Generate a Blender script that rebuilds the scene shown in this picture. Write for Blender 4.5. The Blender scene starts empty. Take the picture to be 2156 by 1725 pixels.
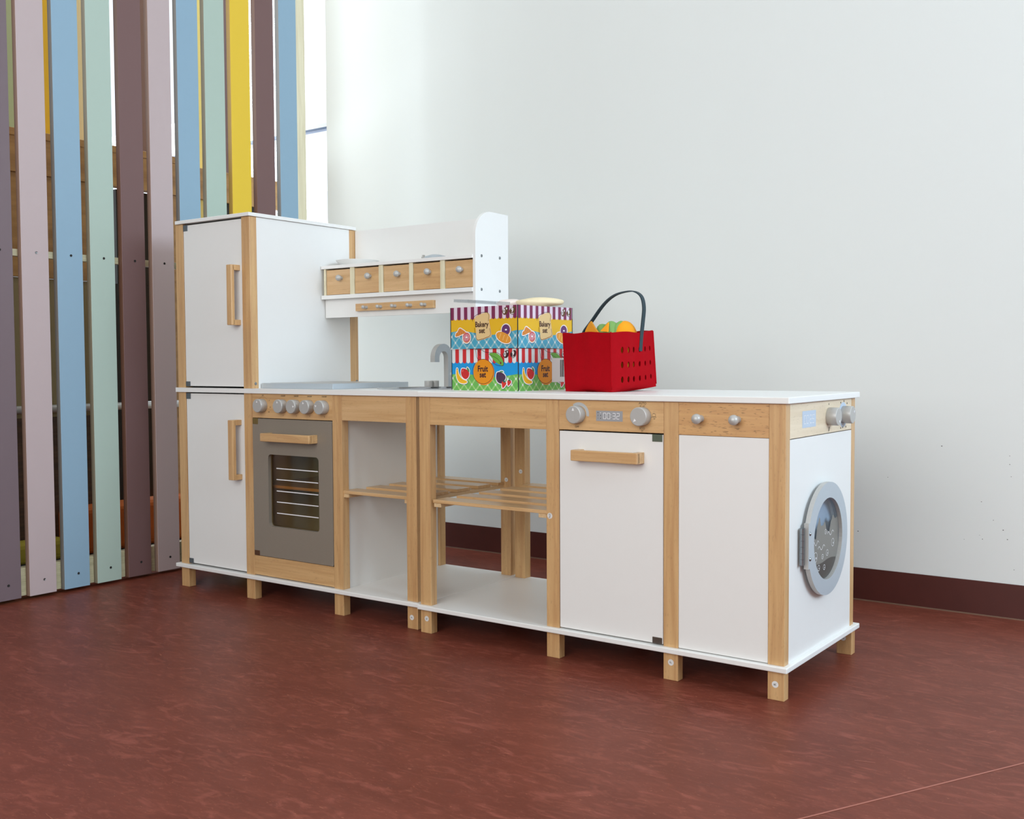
import bpy, bmesh, math, random
from mathutils import Vector, Matrix
from mathutils.geometry import tessellate_polygon

sc = bpy.context.scene
COL = sc.collection
random.seed(7)
PI = math.pi

# ------------------------------------------------------------------ camera
CAM = Vector((0.6988, -1.8014, 0.615))
yaw, pitch, roll = 0.6287, -0.0450, -0.0051
cyw, syw = math.cos(yaw), math.sin(yaw)
FWD = Vector((-syw * math.cos(pitch), cyw * math.cos(pitch), math.sin(pitch)))
RGT = Vector((cyw, syw, 0))
UPV = RGT.cross(FWD)
r2 = RGT * math.cos(roll) + UPV * math.sin(roll)
u2 = -RGT * math.sin(roll) + UPV * math.cos(roll)
cam_d = bpy.data.cameras.new('camera')
cam = bpy.data.objects.new('camera', cam_d)
COL.objects.link(cam)
M = Matrix((r2, u2, -FWD)).transposed().to_4x4()
M.translation = CAM
cam.matrix_world = M
cam_d.sensor_width = 36
cam_d.lens = 37.01
cam_d.clip_start = 0.05
sc.camera = cam

# ------------------------------------------------------------------ world, lights, exposure
sc.view_settings.view_transform = 'Standard'
sc.view_settings.look = 'None'
sc.view_settings.gamma = 1
sc.view_settings.exposure = 0.12
sc.view_settings.use_curve_mapping = False
w = bpy.data.worlds.new('sky')
sc.world = w
w.use_nodes = True
w.node_tree.nodes['Background'].inputs[0].default_value = (0.90, 0.96, 1.0, 1)
w.node_tree.nodes['Background'].inputs[1].default_value = 1.25


def area(name, loc, target, sx, sy, power, color):
    l = bpy.data.lights.new(name, 'AREA')
    l.shape = 'RECTANGLE'
    l.size, l.size_y = sx, sy
    l.energy = power
    l.color = color
    o = bpy.data.objects.new(name, l)
    COL.objects.link(o)
    o.location = loc
    d = Vector(target) - Vector(loc)
    o.rotation_euler = d.to_track_quat('-Z', 'Y').to_euler()
    return o


# daylight through the tall windows of the right wall, the front wall and behind the slats
area('daylight_right', (3.55, -0.15, 2.05), (-1, -0.15, 0.9), 2.0, 1.5, 98, (0.66, 0.84, 1.0))
area('daylight_front', (0.35, -3.05, 1.6), (0.35, 0, 0.85), 3.0, 1.9, 58, (1.0, 0.995, 0.975))
area('daylight_loft', (-3.72, -0.05, 1.65), (-1.9, 0.75, 1.2), 0.9, 2.2, 84, (0.84, 0.94, 1.0))
area('daylight_loft_back', (-2.75, 1.12, 1.6), (-2.5, -1, 1.1), 1.1, 2.2, 9, (0.88, 0.95, 1.0))

# ------------------------------------------------------------------ materials
def lin(c):
    return tuple(((x / 255) / 12.92 if x / 255 <= 0.04045 else (((x / 255) + 0.055) / 1.055) ** 2.4) for x in c) + (1,)


MATS = {}


def mat(name, rgb, rough=0.5, metal=0.0, spec=0.5, noise=None, bump=0.0, alpha=None, trans=None, coat=0.0):
    """rgb in sRGB 0-255. noise=(scale, amount) slight tone variation"""
    if name in MATS:
        return MATS[name]
    m = bpy.data.materials.new(name)
    m.use_nodes = True
    nt = m.node_tree
    p = nt.nodes['Principled BSDF']
    p.inputs['Base Color'].default_value = lin(rgb)
    p.inputs['Roughness'].default_value = rough
    p.inputs['Metallic'].default_value = metal
    p.inputs['Specular IOR Level'].default_value = spec
    p.inputs['Coat Weight'].default_value = coat
    if alpha is not None:
        p.inputs['Alpha'].default_value = alpha
    if trans is not None:
        p.inputs['Transmission Weight'].default_value = trans
        p.inputs['IOR'].default_value = 1.45
    tc = nt.nodes.new('ShaderNodeTexCoord')
    sc_, am = noise if noise else (40, 0.004)
    n = nt.nodes.new('ShaderNodeTexNoise')
    n.inputs['Scale'].default_value = sc_
    n.inputs['Detail'].default_value = 4
    nt.links.new(tc.outputs['Object'], n.inputs['Vector'])
    mx = nt.nodes.new('ShaderNodeMix')
    mx.data_type = 'RGBA'
    c = lin(rgb)
    mx.inputs[6].default_value = tuple(x * (1 - am * 2) for x in c[:3]) + (1,)
    mx.inputs[7].default_value = tuple(min(1, x * (1 + am * 2)) for x in c[:3]) + (1,)
    nt.links.new(n.outputs['Fac'], mx.inputs[0])
    nt.links.new(mx.outputs[2], p.inputs['Base Color'])
    if bump:
        b = nt.nodes.new('ShaderNodeBump')
        b.inputs['Strength'].default_value = bump
        b.inputs['Distance'].default_value = 0.001
        nb = nt.nodes.new('ShaderNodeTexNoise')
        nb.inputs['Scale'].default_value = 900
        nt.links.new(tc.outputs['Object'], nb.inputs['Vector'])
        nt.links.new(nb.outputs['Fac'], b.inputs['Height'])
        nt.links.new(b.outputs['Normal'], p.inputs['Normal'])
    MATS[name] = m
    return m


def wood(name, dark, light, axis, rough=0.45, scale=1.0, fleck=0.22):
    if name in MATS:
        return MATS[name]
    m = bpy.data.materials.new(name)
    m.use_nodes = True
    nt = m.node_tree
    p = nt.nodes['Principled BSDF']
    p.inputs['Roughness'].default_value = rough
    p.inputs['Coat Weight'].default_value = 0.5
    p.inputs['Coat Roughness'].default_value = 0.25
    tc = nt.nodes.new('ShaderNodeTexCoord')
    oi = nt.nodes.new('ShaderNodeObjectInfo')
    add = nt.nodes.new('ShaderNodeVectorMath')
    add.operation = 'ADD'
    mul = nt.nodes.new('ShaderNodeVectorMath')
    mul.operation = 'SCALE'
    mul.inputs[0].default_value = (3.1, 5.7, 4.3)
    nt.links.new(oi.outputs['Random'], mul.inputs['Scale'])
    nt.links.new(tc.outputs['Object'], add.inputs[0])
    nt.links.new(mul.outputs[0], add.inputs[1])
    mp = nt.nodes.new('ShaderNodeMapping')
    s = [60 * scale] * 3
    s[axis] = 3.0 * scale
    mp.inputs['Scale'].default_value = s
    nt.links.new(add.outputs[0], mp.inputs['Vector'])
    n = nt.nodes.new('ShaderNodeTexNoise')
    n.inputs['Scale'].default_value = 1.6
    n.inputs['Detail'].default_value = 6
    n.inputs['Distortion'].default_value = 0.6
    nt.links.new(mp.outputs[0], n.inputs['Vector'])
    rp = nt.nodes.new('ShaderNodeValToRGB')
    rp.color_ramp.elements[0].position = 0.30
    rp.color_ramp.elements[0].color = lin(dark)
    rp.color_ramp.elements[1].position = 0.68
    rp.color_ramp.elements[1].color = lin(light)
    nt.links.new(n.outputs['Fac'], rp.inputs['Fac'])
    # short dark beech flecks
    mp2 = nt.nodes.new('ShaderNodeMapping')
    s2 = [420.0] * 3
    s2[axis] = 90.0
    mp2.inputs['Scale'].default_value = s2
    nt.links.new(add.outputs[0], mp2.inputs['Vector'])
    v = nt.nodes.new('ShaderNodeTexNoise')
    v.inputs['Scale'].default_value = 1.0
    v.inputs['Detail'].default_value = 1
    nt.links.new(mp2.outputs[0], v.inputs['Vector'])
    r2_ = nt.nodes.new('ShaderNodeValToRGB')
    r2_.color_ramp.elements[0].position = 0.62
    r2_.color_ramp.elements[0].color = (0, 0, 0, 1)
    r2_.color_ramp.elements[1].position = 0.74
    r2_.color_ramp.elements[1].color = (fleck, fleck, fleck, 1)
    nt.links.new(v.outputs['Fac'], r2_.inputs['Fac'])
    mx = nt.nodes.new('ShaderNodeMix')
    mx.data_type = 'RGBA'
    mx.inputs[7].default_value = lin(tuple(x * 0.72 for x in dark))
    nt.links.new(r2_.outputs['Color'], mx.inputs[0])
    nt.links.new(rp.outputs['Color'], mx.inputs[6])
    nt.links.new(mx.outputs[2], p.inputs['Base Color'])
    MATS[name] = m
    return m


BD, BL = (192, 147, 98), (213, 173, 121)
WZ = wood('beech_upright', BD, BL, 2)
WX = wood('beech_along', (194, 150, 100), (216, 176, 124), 0)
WXP = wood('beech_rail', (198, 156, 106), (216, 178, 130), 0)
WY = wood('beech_deep', (206, 170, 124), (224, 194, 150), 1)
PZ = wood('pine_upright', (214, 204, 170), (232, 224, 194), 2, fleck=0.05)
PY = wood('pine_along', (200, 190, 150), (224, 214, 176), 1, fleck=0.05)
PLY = wood('plywood_warm', (150, 106, 52), (186, 140, 78), 1, rough=0.6, scale=.3, fleck=0.1)
DARKWOOD = wood('brown_panel', (62, 40, 22), (84, 56, 32), 1, rough=0.6, fleck=0.1)
WHITE = mat('white_lacquer', (236, 235, 232), 0.38)
WHITEP = mat('white_panel', (233, 232, 229), 0.42)
SILVER = mat('silver_paint', (184, 182, 178), 0.38, metal=0.2, noise=(300, .02))
SILVERL = mat('silver_light', (186, 195, 202), 0.42, metal=0.2, noise=(300, .02))
STEEL = mat('oven_grey', (144, 134, 121), 0.42, metal=0.15, noise=(500, .03))
SCREW = mat('screw_metal', (150, 156, 160), 0.25, metal=0.9)
HINGE = mat('hinge_plate', (112, 116, 120), 0.3, metal=0.6)
DARKGAP = mat('dark_gap', (34, 32, 30), 0.8)
BLACK = mat('black_print', (28, 24, 22), 0.7)
PRINTW = mat('white_print', (238, 238, 240), 0.6)
PRINTG = mat('grey_display', (156, 157, 160), 0.5)
PRINTB = mat('pale_blue_display', (188, 202, 218), 0.5)
STICK = mat('white_sticker', (226, 226, 224), 0.6)


def glass(name, rgb, alpha, rough=0.05):
    if name in MATS:
        return MATS[name]
    m = bpy.data.materials.new(name)
    m.use_nodes = True
    nt = m.node_tree
    for n in list(nt.nodes):
        nt.nodes.remove(n)
    out = nt.nodes.new('ShaderNodeOutputMaterial')
    tr = nt.nodes.new('ShaderNodeBsdfTransparent')
    tr.inputs[0].default_value = lin(rgb)
    gl = nt.nodes.new('ShaderNodeBsdfGlossy')
    gl.inputs['Roughness'].default_value = rough
    gl.inputs['Color'].default_value = (0.9, 0.9, 0.9, 1)
    mx = nt.nodes.new('ShaderNodeMixShader')
    mx.inputs[0].default_value = alpha
    nt.links.new(tr.outputs[0], mx.inputs[1])
    nt.links.new(gl.outputs[0], mx.inputs[2])
    nt.links.new(mx.outputs[0], out.inputs[0])
    MATS[name] = m
    return m


# ------------------------------------------------------------------ geometry helpers
class MB:
    """collects shapes into one mesh object"""

    def __init__(s):
        s.bm = bmesh.new()
        s.mats = []

    def mi(s, m):
        if m not in s.mats:
            s.mats.append(m)
        return s.mats.index(m)

    def merge(s, bm2, m=None, smooth=False):
        if m is not None:
            i = s.mi(m)
            for f in bm2.faces:
                f.material_index = i
        if smooth:
            for f in bm2.faces:
                f.smooth = True
        me = bpy.data.meshes.new('tmp')
        bm2.to_mesh(me)
        bm2.free()
        s.bm.from_mesh(me)
        bpy.data.meshes.remove(me)

    def box(s, x0, x1, y0, y1, z0, z1, m, bev=0.0, seg=2):
        b = bmesh.new()
        bmesh.ops.create_cube(b, size=1)
        for v in b.verts:
            v.co = Vector(((x0 + x1) / 2 + v.co.x * (x1 - x0), (y0 + y1) / 2 + v.co.y * (y1 - y0), (z0 + z1) / 2 + v.co.z * (z1 - z0)))
        if bev:
            bmesh.ops.bevel(b, geom=b.edges[:], offset=bev, segments=seg, affect='EDGES', profile=0.5)
        s.merge(b, m)
        return s

    def prism(s, outline, holes, fr, t, m, mside=None, smooth_side=False, seg_faces=True):
        """outline/holes: 2D point lists; fr(u,v,w)->xyz; extrude w from 0 to t"""
        b = bmesh.new()
        i0 = s.mi(m)
        i1 = s.mi(mside) if mside else i0
        polys = [outline] + holes
        vecs = [[Vector((p[0], p[1], 0)) for p in pl] for pl in polys]
        tris = tessellate_polygon(vecs)
        flat = [p for pl in polys for p in pl]
        A = [b.verts.new(fr(p[0], p[1], 0)) for p in flat]
        B = [b.verts.new(fr(p[0], p[1], t)) for p in flat]
        for tr in tris:
            try:
                f = b.faces.new([A[i] for i in tr]); f.material_index = i0
                f = b.faces.new([B[i] for i in reversed(tr)]); f.material_index = i0
            except ValueError:
                pass
        k = 0
        for pl in polys:
            n = len(pl)
            for i in range(n):
                j = (i + 1) % n
                f = b.faces.new([A[k + i], A[k + j], B[k + j], B[k + i]])
                f.material_index = i1
                f.smooth = smooth_side
            k += n
        bmesh.ops.recalc_face_normals(b, faces=b.faces[:])
        s.merge(b)
        return s

    def flat(s, pts, fr, w, m):
        """one flat print polygon at height w"""
        b = bmesh.new()
        tris = tessellate_polygon([[Vector((p[0], p[1], 0)) for p in pts]])
        V = [b.verts.new(fr(p[0], p[1], w)) for p in pts]
        for tr in tris:
            try:
                b.faces.new([V[i] for i in tr])
            except ValueError:
                pass
        s.merge(b, m)
        return s

    def lathe(s, prof, org, axis, m, seg=28, smooth=True):
        """prof [(r,h)], axis direction"""
        ax = Vector(axis).normalized()
        a = ax.orthogonal().normalized()
        c = ax.cross(a)
        o = Vector(org)
        b = bmesh.new()
        rings = []
        for r, h in prof:
            if r <= 1e-7:
                rings.append([b.verts.new(o + ax * h)])
            else:
                rings.append([b.verts.new(o + ax * h + (a * math.cos(2 * PI * k / seg) + c * math.sin(2 * PI * k / seg)) * r) for k in range(seg)])
        for R1, R2 in zip(rings, rings[1:]):
            for k in range(seg):
                j = (k + 1) % seg
                if len(R1) == 1 and len(R2) == 1:
                    continue
                if len(R1) == 1:
                    b.faces.new([R1[0], R2[k], R2[j]])
                elif len(R2) == 1:
                    b.faces.new([R1[k], R2[0], R1[j]])
                else:
                    b.faces.new([R1[k], R2[k], R2[j], R1[j]])
        bmesh.ops.recalc_face_normals(b, faces=b.faces[:])
        if smooth:
            for f in b.faces:
                f.smooth = True
            for e in b.edges:
                if len(e.link_faces) == 2 and e.link_faces[0].normal.angle(e.link_faces[1].normal, 0) > 0.5:
                    e.smooth = False
        s.merge(b, m)
        return s

    def blob(s, loc, rad, m, rot=None, seg=20, warp=0.0, seed=0):
        b = bmesh.new()
        bmesh.ops.create_uvsphere(b, u_segments=seg, v_segments=seg // 2 + 2, radius=1)
        rnd = random.Random(seed)
        ph = [rnd.uniform(0, 6) for _ in range(6)]
        for v in b.verts:
            k = 1 + warp * (math.sin(3 * v.co.x + ph[0]) * math.sin(4 * v.co.y + ph[1]) + .6 * math.sin(6 * v.co.z + ph[2] + 3 * v.co.x))
            v.co = Vector((v.co.x * rad[0] * k, v.co.y * rad[1] * k, v.co.z * rad[2] * k))
        if rot:
            bmesh.ops.rotate(b, verts=b.verts[:], cent=(0, 0, 0), matrix=rot)
        bmesh.ops.translate(b, verts=b.verts[:], vec=loc)
        s.merge(b, m, smooth=True)
        return s

    def tube(s, pts, r, m, seg=8):
        b = bmesh.new()
        P = [Vector(p) for p in pts]
        rings = []
        for i, p in enumerate(P):
            d = (P[min(i + 1, len(P) - 1)] - P[max(i - 1, 0)]).normalized()
            a = d.orthogonal().normalized() if abs(d.z) > .9 else d.cross(Vector((0, 0, 1))).normalized()
            c = d.cross(a)
            rings.append([b.verts.new(p + (a * math.cos(2 * PI * k / seg) + c * math.sin(2 * PI * k / seg)) * r) for k in range(seg)])
        for R1, R2 in zip(rings, rings[1:]):
            for k in range(seg):
                b.faces.new([R1[k], R1[(k + 1) % seg], R2[(k + 1) % seg], R2[k]])
        b.faces.new(rings[0]); b.faces.new(rings[-1])
        bmesh.ops.recalc_face_normals(b, faces=b.faces[:])
        s.merge(b, m, smooth=True)
        return s

    def text(s, txt, size, fr, cx, cy, w, m, sx=1.0, bold=0.0, rot=0.0, spacing=1.0):
        cu = bpy.data.curves.new('t', 'FONT')
        cu.body = txt
        cu.size = size
        cu.align_x = 'CENTER'
        cu.align_y = 'CENTER'
        cu.offset = bold
        cu.resolution_u = 4
        cu.space_character = spacing
        o = bpy.data.objects.new('t', cu)
        COL.objects.link(o)
        bpy.context.view_layer.update()
        me = o.evaluated_get(bpy.context.evaluated_depsgraph_get()).to_mesh()
        b = bmesh.new()
        b.from_mesh(me)
        o.evaluated_get(bpy.context.evaluated_depsgraph_get()).to_mesh_clear()
        bpy.data.objects.remove(o)
        bpy.data.curves.remove(cu)
        c_, s_ = math.cos(rot), math.sin(rot)
        for v in b.verts:
            x, y = v.co.x * sx, v.co.y
            v.co = Vector(fr(cx + c_ * x - s_ * y, cy + s_ * x + c_ * y, w))
        s.merge(b, m)
        return s

    def build(s, name, parent=None, **props):
        me = bpy.data.meshes.new(name)
        s.bm.to_mesh(me)
        s.bm.free()
        for m in s.mats:
            me.materials.append(m)
        o = bpy.data.objects.new(name, me)
        COL.objects.link(o)
        if parent:
            o.parent = parent
        for k, v in props.items():
            o[k] = v
        return o


def empty(name, loc, rz, label, cat, group=None):
    o = bpy.data.objects.new(name, None)
    COL.objects.link(o)
    o.location = loc
    o.rotation_euler = (0, 0, rz)
    o.empty_display_size = 0.05
    o['label'] = label
    o['category'] = cat
    if group:
        o['group'] = group
    return o


def circ(cx, cy, r, n=48, a0=0, a1=2 * PI, ry=None):
    ry = ry or r
    full = abs(a1 - a0) > 6.28
    k = n if full else n + 1
    return [(cx + r * math.cos(a0 + (a1 - a0) * i / n), cy + ry * math.sin(a0 + (a1 - a0) * i / n)) for i in range(k)]


def rrect(x0, x1, y0, y1, r, n=6):
    p = []
    for cx, cy, a in ((x1 - r, y0 + r, -PI / 2), (x1 - r, y1 - r, 0), (x0 + r, y1 - r, PI / 2), (x0 + r, y0 + r, PI)):
        p += [(cx + r * math.cos(a + PI / 2 * i / n), cy + r * math.sin(a + PI / 2 * i / n)) for i in range(n + 1)]
    return p


def FY(y0):      # front facing: u->x, v->z, w towards -y
    return lambda u, v, w_: (u, y0 - w_, v)


def FX(x0):      # facing +x: u->y, v->z, w towards +x
    return lambda u, v, w_: (x0 + w_, u, v)


def FZ(z0):
    return lambda u, v, w_: (u, v, z0 + w_)


SEG = {'0': 'abcdef', '2': 'abged', '3': 'abgcd', '5': 'afgcd'}


def digits(mb, txt, x, y, hgt, wid, gap, fr, w_, m, th):
    for ch in txt:
        if ch == ':':
            for q in (.3, .7):
                mb.flat([(x, y + hgt * q - th / 2), (x + th, y + hgt * q - th / 2), (x + th, y + hgt * q + th / 2), (x, y + hgt * q + th / 2)], fr, w_, m)
            x += th + gap
            continue
        e = th * .6
        sg = {'a': (e, wid - e, hgt - th, hgt), 'd': (e, wid - e, 0, th), 'g': (e, wid - e, hgt / 2 - th / 2, hgt / 2 + th / 2),
              'f': (0, th, hgt / 2 + e / 2, hgt - e), 'b': (wid - th, wid, hgt / 2 + e / 2, hgt - e), 'e': (0, th, e, hgt / 2 - e / 2), 'c': (wid - th, wid, e, hgt / 2 - e / 2)}
        for k in SEG[ch]:
            a, b_, c, d = sg[k]
            mb.flat([(x + a, y + c), (x + b_, y + c), (x + b_, y + d), (x + a, y + d)], fr, w_, m)
        x += wid + gap


# ================================================================== ROOM
YW = 0.8935
wallm = mat('wall_paint', (229, 232, 229), 0.75, noise=(1.3, .006))
ROOM = dict(kind='structure')


def floor_material():
    m = bpy.data.materials.new('linoleum')
    m.use_nodes = True
    nt = m.node_tree
    p = nt.nodes['Principled BSDF']
    p.inputs['Roughness'].default_value = 0.42
    p.inputs['Specular IOR Level'].default_value = 0.16
    tc = nt.nodes.new('ShaderNodeTexCoord')

    def noise(scale, det, dist, sx=1, sy=1, rz=0.0):
        mp = nt.nodes.new('ShaderNodeMapping')
        mp.inputs['Scale'].default_value = (sx, sy, 1)
        mp.inputs['Rotation'].default_value = (0, 0, rz)
        nt.links.new(tc.outputs['Object'], mp.inputs['Vector'])
        n = nt.nodes.new('ShaderNodeTexNoise')
        n.inputs['Scale'].default_value = scale
        n.inputs['Detail'].default_value = det
        n.inputs['Distortion'].default_value = dist
        nt.links.new(mp.outputs[0], n.inputs['Vector'])
        return n

    def ramp(n, a, b, ca, cb):
        r = nt.nodes.new('ShaderNodeValToRGB')
        r.color_ramp.elements[0].position = a
        r.color_ramp.elements[0].color = ca
        r.color_ramp.elements[1].position = b
        r.color_ramp.elements[1].color = cb
        nt.links.new(n.outputs['Fac'], r.inputs['Fac'])
        return r

    def mixc(fac, a, bcol):
        mx = nt.nodes.new('ShaderNodeMix')
        mx.data_type = 'RGBA'
        nt.links.new(fac.outputs['Color'], mx.inputs[0])
        nt.links.new(a, mx.inputs[6])
        mx.inputs[7].default_value = bcol
        return mx.outputs[2]
    RZ = -0.55
    base = ramp(noise(5, 6, 1.0, 1, 2.0, RZ), 0.3, 0.7, lin((104, 50, 37)), lin((118, 59, 45)))
    k0, k1 = (0, 0, 0, 1), (1, 1, 1, 1)
    c = mixc(ramp(noise(17, 7, 1.6, 1, 3.2, RZ), 0.52, 0.70, k0, (.38, .38, .38, 1)), base.outputs['Color'], lin((150, 82, 65)))
    c = mixc(ramp(noise(9, 7, 2.0, 1.1, 3.0, RZ + .25), 0.56, 0.72, k0, (.35, .35, .35, 1)), c, lin((168, 94, 80)))
    c = mixc(ramp(noise(55, 7, 2.6, 1, 4.0, RZ - .15), 0.63, 0.74, k0, (.5, .5, .5, 1)), c, lin((186, 118, 92)))
    c = mixc(ramp(noise(26, 5, 1.4, 1, 3.0, RZ + .1), 0.58, 0.75, k0, (.5, .5, .5, 1)), c, lin((98, 52, 42)))
    nt.links.new(c, p.inputs['Base Color'])
    b = nt.nodes.new('ShaderNodeBump')
    b.inputs['Strength'].default_value = 0.12
    b.inputs['Distance'].default_value = 0.001
    nb = noise(120, 3, 0)
    nt.links.new(nb.outputs['Fac'], b.inputs['Height'])
    nt.links.new(b.outputs['Normal'], p.inputs['Normal'])
    return m


LINO = floor_material()
SEAM = mat('weld_seam', (166, 100, 84), 0.5)
mb = MB()
mb.box(-4.2, 3.7, -4.6, 1.2, -0.05, 0, LINO)
a, b2 = Vector((0.20, -0.441)), Vector((0.398, -0.069))
d = (b2 - a).normalized()
n_ = Vector((-d.y, d.x)) * 0.0016
p0, p1 = a - d * 1.4, a + d * 1.55
mb.flat([tuple(p0 - n_), tuple(p1 - n_), tuple(p1 + n_), tuple(p0 + n_)], FZ(0), 0.0003, SEAM)
# short pale scuffs
for (x, y, ang, L_) in ((.20, -.20, .3, .03), (.33, .05, 1.1, .02), (-.15, -.28, .2, .05)):
    dd = Vector((math.cos(ang), math.sin(ang))) * L_ / 2
    nn = Vector((-dd.y, dd.x)).normalized() * .0006
    c_ = Vector((x, y))
    mb.flat([tuple(c_ - dd - nn), tuple(c_ + dd - nn), tuple(c_ + dd + nn), tuple(c_ - dd + nn)], FZ(0), 0.0003, SEAM)
mb.build('floor', **ROOM)

SPEC = mat('scuff_dark', (70, 68, 66), 0.8)
mb = MB()
mb.box(-2.075, 3.7, YW, YW + 0.25, 0, 3.0, wallm)
mb.box(-4.2, -2.075, YW + .02, YW + 0.25, 0, 0.35, wallm)
mb.box(-4.2, -2.075, YW + .02, YW + 0.25, 2.75, 3.0, wallm)
for (x, z, r) in ((.0385, .4044, .0016), (.1918, .3875, .0010), (.1921, .3674, .0012), (.1956, .3385, .001), (.1309, .2743, .0012),
                  (.18, .2103, .0015), (.1896, .1886, .0014), (-.1636, .1766, .0016), (.1343, .1844, .0012), (.205, .118, .001),
                  (.158, .232, .001), (.093, .18, .0008), (.128, .1935, .0008), (-.09, .32, .001)):
    mb.flat(circ(x, z, r, 8, ry=r * .7), FY(YW), 0.0004, SPEC)
mb.build('wall_back', **ROOM)
LINOB = mat('linoleum_base', (78, 34, 28), 0.4, noise=(14, .09))
mb = MB()
mb.box(-2.075, 3.7, YW - .004, YW, 0, 0.083, LINOB)
mb.box(-2.075, 3.7, YW - .0055, YW - .004, 0, 0.003, mat('caulk', (120, 92, 74), .6))
mb.build('baseboard_back', **ROOM)
mb = MB()
mb.box(-4.2, 3.7, -4.6, 1.2, 3.0, 3.1, mat('ceiling_paint', (226, 228, 228), .8))
mb.build('ceiling', **ROOM)
wallo = mat('wall_paint_warm_grey', (160, 158, 152), 0.8)
mb = MB()   # right wall with a wide window
mb.box(3.4, 3.5, -4.6, 1.2, 0, 1.25, wallo)
mb.box(3.4, 3.5, -4.6, 1.2, 2.85, 3.0, wallo)
mb.box(3.4, 3.5, -4.6, -1.3, 1.25, 2.85, wallo)
mb.box(3.4, 3.5, .86, 1.2, 1.25, 2.85, wallo)
mb.build('wall_right', **ROOM)
mb = MB()   # front wall behind the camera, with windows
mb.box(-4.2, 3.7, -2.95, -2.85, 0, 0.6, wallo)
mb.box(-4.2, 3.7, -2.95, -2.85, 2.6, 3.0, wallo)
mb.box(-4.2, -1.3, -2.95, -2.85, .6, 2.6, wallo)
mb.box(1.8, 3.7, -2.95, -2.85, .6, 2.6, wallo)
mb.build('wall_front', **ROOM)
mb = MB()   # left wall beyond the loft, with window
mb.box(-3.65, -3.6, -4.6, -0.5, 0, 3.0, wallo)
mb.box(-3.65, -3.6, -0.5, 1.2, 0, 0.55, wallo)
mb.box(-3.65, -3.6, -0.5, 1.2, 2.75, 3.0, wallo)
mb.build('wall_left', **ROOM)

# window in the back wall beyond the slats
FR = mat('window_frame_white', (236, 240, 244), 0.4)
BLUE = mat('window_gasket_blue', (70, 92, 130), 0.4)
FROST = mat('frosted_band', (250, 251, 251), 0.6)
mb = MB()
yb = 0.95
mb.box(-3.6, -2.08, yb, yb + .04, 0.35, 0.40, FR)
mb.box(-3.6, -2.08, yb, yb + .04, 2.70, 2.75, FR)
mb.box(-3.6, -2.08, yb - .002, yb + .03, 1.478, 1.492, FR)
mb.box(-3.6, -2.08, yb - .004, yb + .02, 1.470, 1.478, BLUE)
wf = mb.build('window_1', **ROOM)
mb = MB()
mb.box(-3.6, -2.08, yb + .005, yb + .02, 1.492, 1.615, FROST)
mb.build('transom_panel', wf)
mb = MB()
mb.box(-3.6, -2.08, yb + .03, yb + .034, 0.40, 2.70, glass('window_glass', (250, 252, 255), 0.04))
mb.build('pane', wf)

# ================================================================== SLATTED PARTITION
XF = -1.926
SL = [('grey-brown', (114, 97, 102)), ('mauve', (190, 172, 174)), ('sky blue', (138, 168, 188)), ('sage green', (172, 188, 172)),
      ('dark brown', (112, 82, 80)), ('mauve', (186, 168, 168)), ('sky blue', (138, 168, 188)), ('sage green', (172, 190, 178)),
      ('yellow', (226, 190, 48)), ('dark brown', (112, 86, 88)), ('sky blue', (142, 171, 192))]
part = empty('slat_partition', (XF, 0.14, 0), 0, 'tall floor-standing partition of painted vertical slats in pastel blue, green, mauve, brown and yellow', 'partition')
order = list(range(-4, 0)) + list(range(11))
for k in order:
    y0 = -0.4351 + .0977 * k
    nm, rgb = SL[k] if k >= 0 else SL[(k * 3) % 8]
    mb = MB()
    mb.box(-.019, 0, y0 - .14, y0 + .0745 - .14, 0.009, 2.75, mat('slat_' + nm.replace(' ', '_'), rgb, 0.5, bump=.15), bev=.0008, seg=1)
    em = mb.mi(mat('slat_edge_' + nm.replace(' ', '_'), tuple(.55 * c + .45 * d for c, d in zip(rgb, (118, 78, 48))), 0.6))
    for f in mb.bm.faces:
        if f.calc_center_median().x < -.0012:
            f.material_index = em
    o = mb.build('slat', part)
    o['label'] = nm + ' slat'
    ms = MB()
    yc = y0 + .0372 - .14
    for z in (0.0475, .9065):
        ms.lathe([(0, .0003), (.0022, .0003), (.0034, .0012), (.0030, .0004)], (0, yc + .003, z), (1, 0, 0), DARKGAP if k % 5 != 1 else SCREW, seg=12)
    ms.build('screw', o)
mb = MB()
mb.box(-.041, -.020, -1.0, .60 - .14, .896, .914, PY, bev=.001)
mb.build('rail', part)
mb = MB()
mb.box(-.045, -.020, -1.0, .60 - .14, 0.010, .083, PY)
for i in range(14):
    mb.box(-.0200, -.0188, -1.0, .60 - .14, .012 + i * .0051, .0144 + i * .0051, PY)
mb.build('base_rail', part)
mb = MB()
mb.box(-.041, -.0195, -1.0, .60 - .14, 2.4, 2.44, PY)
mb.build('rail', part)
mb = MB()
mb.box(-.050, -.0005, .6085 - .14, .654 - .14, 0, 2.75, PZ, bev=.001)
mb.build('post', part)

# ---- play loft behind the partition
loft = empty('play_loft', (-2.5, .1, 0), 0, 'wooden play loft seen through the gaps between the painted slats', 'play loft')
lx, ly = 2.5, -.1


def lbox(name, x0, x1, y0, y1, z0, z1, m, **kw):
    q = MB()
    q.box(x0 + lx, x1 + lx, y0 + ly, y1 + ly, z0, z1, m, bev=.001, seg=1)
    return q.build(name, loft, **kw)


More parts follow.
